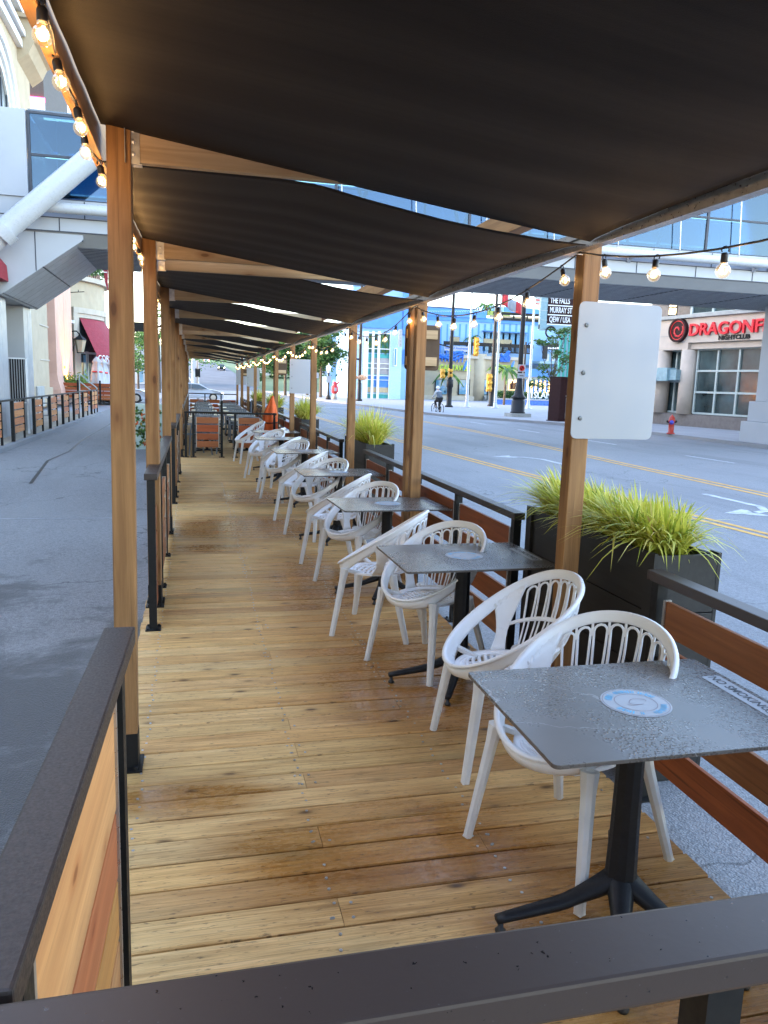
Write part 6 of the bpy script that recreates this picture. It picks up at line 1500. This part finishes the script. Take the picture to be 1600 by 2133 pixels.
# utility pole, small signs and far things seen down the deck
t = thing('utility_pole', 'pale wooden utility pole beside the far road', 'pole', (ony(403, 800, 120).x, 120, -.2)); b = MB(); b.tube([(0, 0, 0), (0, 0, 14)], [.28, .2], 8); b.bar((-.9, 0, 11), (.9, 0, 11), .15, .15); b.build('pole', 'bg', t); b = MB(); b.box(-.15, .5, -.4, -.28, 3.0, 4.4); b.box(.55, .9, -.3, -.2, .8, 2.2); b.build('boxes', 'board', t)
t = thing('traffic_light', 'dark backed traffic signal on a thin pole at the far crossing', 'traffic light', (ony(412, 800, 66).x, 66, -.15)); b = MB(); b.tube([(0, 0, 0), (0, 0, 3.3)], .07, 8); b.build('pole', 'alu', t); zz = ony(413, 774, 66).z; b = MB(); b.box(-.13, .13, -.1, .1, zz-.25, zz+.35); b.box(-.2, .2, .101, .12, zz-.3, zz+.4); b.build('housing', 'black', t)
t = thing('signal_arm', 'dark mast arm with a signal seen between the first and second posts', 'traffic light', (0, 70, 0)); b = MB(); p, q = ony(276, 690, 70), ony(345, 678, 70); b.bar((p.x, 0, p.z), (q.x, 0, q.z), .18, .18); b.build('arm', 'black', t); c = ony(291, 684, 70); b = MB(); b.box(c.x-.55, c.x+.45, -.3, .1, c.z-.25, c.z+.5); b.build('housing', 'black', t); b = MB(); b.bar((q.x, 0, -.2), (q.x, 0, q.z), .2, .2); b.build('mast', 'black', t)
t = thing('far_house', 'grey roofed low building seen through the gap after the first post', 'building', (ony(291, 800, 140).x-3, 140, -.3)); b = MB(); b.box(-8, 6, 0, 8, 0, 5.2); b.build('wall', 'bg', t); b = MB(); b.box(-8.4, 6.4, -.4, 8.4, 5.2, 7.4); b.build('roof', 'cladgrey', t); b = MB()
for k in range(9): b.box(-7.5+1.5*k, -6.9+1.5*k, -.05, -.001, 1, 3.4)
b.build('window', 'glassblue', t)
t = thing('far_house', 'white building on the right slope beyond the far road', 'building', (9, 260, 5.5)); b = MB(); b.box(-3, 9, 0, 8, -3, 4); b.build('wall', 'white', t); b = MB(); b.box(-3.3, 9.3, -.3, 8.3, 4.002, 4.5); b.build('roof', 'cladgrey', t)
t = thing('far_house', 'pale flat roofed building among trees right of the far road', 'building', (20, 190, 0)); b = MB(); b.box(-5, 12, 0, 8, -1, 5); b.build('wall', 'bg', t); b = MB(); b.box(-5.2, 12.2, -.2, 8.2, 5.002, 5.5); b.build('roof', 'bluemid', t)
# ---- cars
def car(label, x, y, z, rz, mat, seed=0):
    t = thing('parked_car' if 0 else 'car', label, 'car', (x, y, z), rz, 'cars on the far roads')
    prof = [(-2.25, .35), (-2.28, .72), (-2.1, .92), (-1.75, .98), (-1.15, 1.36), (-.3, 1.45), (.35, 1.40), (1.15, .98), (1.75, .88), (2.18, .70), (2.25, .40), (2.2, .24), (-2.2, .24)]
    b = MB(); rows = []
    for yy, k in ((-.88, .93), (-.82, 1.0), (.82, 1.0), (.88, .93)):
        rows.append([(px, yy*(1 if pz < .95 else .80), .24+(pz-.24)*(k if pz > .9 else 1)) for px, pz in prof])
    n = len(prof); vs = [p for q in rows for p in q]; fs = [(i*n+j, i*n+(j+1) % n, (i+1)*n+(j+1) % n, (i+1)*n+j) for i in range(3) for j in range(n)]+[tuple(range(n))[::-1], tuple(3*n+j for j in range(n))]
    b.add(vs, fs, .5, False); b.build('body', mat, t, .03)
    for sg in (-1, 1):
        b = MB(); yy = sg*.775
        for pl in ([(-1.55, 1.0), (-1.1, 1.30), (-.35, 1.37), (-.35, 1.0)], [(-.27, 1.0), (-.27, 1.37), (.3, 1.33), (.98, 1.0)]):
            q = [(px, sg*(.885-.13*(pz-.95)/.45), pz) for px, pz in pl]; b.add(q+[(a, c*.97, d) for a, c, d in q], [(0, 1, 2, 3), (7, 6, 5, 4), (0, 4, 5, 1), (1, 5, 6, 2), (2, 6, 7, 3), (3, 7, 4, 0)])
        b.build('side_window', 'glassdark', t)
        for px in (-1.38, 1.42):
            b = MB(); b.lathe([(.001, -.1), (.33, -.1), (.34, 0), (.33, .1), (.001, .1)], (px, sg*.80, .33), 18, axis=Matrix.Rotation(R_(90), 3, 'X'), smooth=False); w = b.build('wheel', 'rubber', t); b = MB(); b.lathe([(.001, -.115), (.21, -.11), (.21, .11), (.001, .115)], (px, sg*.80, .33), 12, axis=Matrix.Rotation(R_(90), 3, 'X'), smooth=False); b.build('rim', 'alu', w)
        b = MB(); b.box(-2.3, -2.2, sg*.78-.1, sg*.78+.1, .66, .84); b.build('tail_lamp', 'tail', t); b = MB(); b.box(2.12, 2.24, sg*.66-.13, sg*.66+.13, .60, .72); b.build('headlamp', 'headlamp', t)
    b = MB(); b.add([(1.12, -.66, 1.0), (1.12, .66, 1.0), (.42, .62, 1.36), (.42, -.62, 1.36)], [(0, 1, 2, 3)]); o = b.build('windscreen', 'glassdark', t); o.modifiers.new('s', 'SOLIDIFY').thickness = .03
    return t
car('white car crossing the street past the far end of the deck', ony(412, 825, 66).x-.2, 66, -.15, 0, 'carwhite')
car('white car whose wheel shows between the first and second driveway side posts', ony(288, 820, 58).x-1.5, 58, -.15, 0, 'carwhite')
zr = 6.2; car('silver car with lit red tail lamps climbing the far road', ony(430, 778, 240).x, 240, 6.1, math.pi/2, 'carwhite')
car('dark car coming down the right side of the far road', ony(461, 785, 200).x, 200, 3.8, -math.pi/2, 'black')
# ---- cyclist
cy_ = onz(911, 862, GZ); CYX, CYY = cy_.x, cy_.y
hd_ = math.atan2(1, .16)
bk = thing('bicycle', 'dark bicycle ridden away along the far lane', 'bicycle', (CYX, CYY, GZ), R_(101)); b = MB(); ay = Matrix.Rotation(R_(90), 3, 'X')
for px in (-.52, .52):
    b = MB(); b.tube([(px+.335*math.cos(a), 0, .34+.335*math.sin(a)) for a in [2*math.pi*k/24 for k in range(24)]], .022, 6, closed=True); w = b.build('wheel', 'rubber', bk); b = MB()
    for k in range(10): a = math.pi*2*k/10; b.tube([(px, 0, .34), (px+.32*math.cos(a), 0, .34+.32*math.sin(a))], .003, 3)
    b.lathe([(.03, -.05), (.03, .05)], (px, 0, .34), 8, axis=ay); b.build('spokes', 'alu', w)
b = MB()
for p, q in (((-.52, 0, .34), (-.12, 0, .32)), ((-.12, 0, .32), (-.22, 0, .85)), ((-.22, 0, .82), (.36, 0, .85)), ((-.12, 0, .32), (.38, 0, .72)), ((-.52, 0, .34), (-.2, 0, .78)), ((.34, 0, .95), (.42, 0, .62)), ((.42, 0, .62), (.52, 0, .34))): b.tube([p, q], .02, 6)
b.build('frame', 'black', bk); b = MB(); b.tube([(.30, -.28, 1.02), (.34, -.1, 1.0), (.34, .1, 1.0), (.30, .28, 1.02)], .016, 6); b.build('handlebar', 'black', bk); b = MB(); b.bar((-.36, 0, .92), (-.08, 0, .92), .14, .06); b.build('saddle', 'black', bk, .02); b = MB(); b.tube([(-.12, .12, .18), (-.12, -.12, .46)], .015, 5); b.box(-.17, -.07, -.2, -.1, .45, .48); b.box(-.17, -.07, .1, .2, .15, .18); b.build('pedals', 'black', bk)
def skinned(name, verts, edges, radii, mat, parent, root=0, sub=2):
    me = bpy.data.meshes.new(name); me.from_pydata(verts, edges, []); me.materials.append(M[mat]); o = bpy.data.objects.new(name, me); COL.objects.link(o); o.parent = parent
    md = o.modifiers.new('skin', 'SKIN'); md.use_smooth_shade = True
    for v, rr_ in zip(me.skin_vertices[0].data, radii): v.radius = (rr_, rr_) if not isinstance(rr_, tuple) else rr_
    me.skin_vertices[0].data[root].use_root = True; s = o.modifiers.new('sub', 'SUBSURF'); s.levels = sub; s.render_levels = sub; return o
ps = thing('person', 'cyclist seen from behind in a pale hooded top with a grey backpack, riding away', 'person', (CYX, CYY, GZ), R_(101))
vb = [(-.20, 0, .98), (-.14, 0, 1.14), (-.06, 0, 1.34), (.0, 0, 1.47), (.05, 0, 1.56), (.08, 0, 1.66), (.10, 0, 1.76),
      (-.18, .10, .95), (.14, .13, .80), (-.06, .13, .50), (.02, .13, .46), (-.18, -.10, .95), (.02, -.13, .56), (-.16, -.13, .24), (-.06, -.13, .19),
      (.0, .17, 1.43), (.08, .24, 1.20), (.27, .25, 1.06), (.33, .25, 1.03), (.0, -.17, 1.43), (.08, -.24, 1.20), (.27, -.25, 1.06), (.33, -.25, 1.03)]
eb = [(0, 1), (1, 2), (2, 3), (3, 4), (4, 5), (5, 6), (0, 7), (7, 8), (8, 9), (9, 10), (0, 11), (11, 12), (12, 13), (13, 14), (3, 15), (15, 16), (16, 17), (17, 18), (3, 19), (19, 20), (20, 21), (21, 22)]
rb_ = [.15, .14, .16, .11, .06, .10, .085, .10, .075, .05, .045, .10, .075, .05, .045, .075, .05, .04, .04, .075, .05, .04, .04]
skinned('body', vb, eb, rb_, 'skin', ps)
skinned('jacket', [(-.19, 0, 1.0), (-.14, 0, 1.16), (-.06, 0, 1.34), (0, 0, 1.46), (.03, 0, 1.53), (0, .17, 1.43), (.08, .24, 1.20), (.24, .25, 1.08), (0, -.17, 1.43), (.08, -.24, 1.20), (.24, -.25, 1.08)], [(0, 1), (1, 2), (2, 3), (3, 4), (3, 5), (5, 6), (6, 7), (3, 8), (8, 9), (9, 10)], [.18, .17, .19, .14, .085, .095, .07, .055, .095, .07, .055], 'cloth_w', ps)
skinned('trousers', [(-.20, 0, .98), (-.18, .10, .95), (.14, .13, .80), (-.06, .13, .50), (-.18, -.10, .95), (.02, -.13, .56), (-.16, -.13, .24)], [(0, 1), (1, 2), (2, 3), (0, 4), (4, 5), (5, 6)], [.165, .12, .095, .065, .12, .095, .065], 'cloth_b', ps)
skinned('shoes', [(-.10, .13, .47), (.0, .13, .45), (.10, .13, .45)], [(0, 1), (1, 2)], [.05, .055, .045], 'cloth_b', ps, sub=1); skinned('shoes', [(-.20, -.13, .21), (-.10, -.13, .17), (.0, -.13, .17)], [(0, 1), (1, 2)], [.05, .055, .045], 'cloth_b', ps, sub=1)
b = MB(); b.sphere((.085, 0, 1.72), .125, 14, 10, sz=1.0); o = b.build('helmet', 'white', ps)
t = thing('backpack', 'grey backpack worn by the cyclist', 'backpack', (CYX, CYY, GZ), R_(101)); b = MB(); b.frame(Vector((-.27, 0, 1.06)), Vector((.94, 0, -.33)).normalized(), Y, Vector((.33, 0, .94)).normalized(), -.11, .12, -.16, .16, 0, .42); b.build('bag', 'cloth_g', t, .05); b = MB(); b.frame(Vector((-.34, 0, 1.08)), Vector((.94, 0, -.33)).normalized(), Y, Vector((.33, 0, .94)).normalized(), -.10, .0, -.11, .11, 0.02, .2); b.build('pocket', 'cloth_g', t, .03)
# ------------------------------------------------------------------ light, sky, camera
w = bpy.data.worlds.new('World'); SC.world = w; w.use_nodes = True
nt = w.node_tree; bgn = nt.nodes['Background']; sky = nt.nodes.new('ShaderNodeTexSky'); sky.sky_type = 'NISHITA'; sky.sun_disc = False
SUN_EL, SUN_AZ = R_(11), R_(-80)
sky.sun_elevation = SUN_EL; sky.sun_rotation = SUN_AZ; sky.air_density = 1.0; sky.dust_density = .8; sky.ozone_density = 1.6
tm = nt.nodes.new('ShaderNodeMix'); tm.data_type = 'RGBA'; tm.blend_type = 'MULTIPLY'; tm.inputs[0].default_value = 1; tm.inputs[7].default_value = (1.09, .965, .945, 1)
nt.links.new(sky.outputs[0], tm.inputs[6]); nt.links.new(tm.outputs[2], bgn.inputs['Color']); bgn.inputs['Strength'].default_value = .15
ld = bpy.data.lights.new('Sun', 'SUN'); ld.energy = .5; ld.angle = R_(25); ld.color = (1, .90, .78); so = bpy.data.objects.new('Sun', ld); COL.objects.link(so)
d = Vector((math.sin(SUN_AZ)*math.cos(SUN_EL), math.cos(SUN_AZ)*math.cos(SUN_EL), math.sin(SUN_EL)))
so.rotation_euler = d.to_track_quat('Z', 'Y').to_euler(); so.location = (0, 0, 60)
cd = bpy.data.cameras.new('Camera'); co = bpy.data.objects.new('Camera', cd); COL.objects.link(co)
cd.sensor_fit = 'HORIZONTAL'; cd.sensor_width = 36; cd.lens = FPX/1600*36; cd.clip_start = .05; cd.clip_end = 3000
mw = Matrix((MC[0], -Vector(MC[1]), -Vector(MC[2]))).transposed().to_4x4(); mw.translation = (0, 0, EYE); co.matrix_world = mw
SC.camera = co
SC.render.engine = 'CYCLES'; SC.cycles.use_denoising = True; SC.cycles.max_bounces = 8; SC.cycles.transparent_max_bounces = 16; SC.cycles.sample_clamp_indirect = 6
SC.cycles.caustics_reflective = False; SC.cycles.caustics_refractive = False
SC.view_settings.view_transform = 'Standard'; SC.view_settings.look = 'None'; SC.view_settings.exposure = EXPO; SC.view_settings.gamma = 1
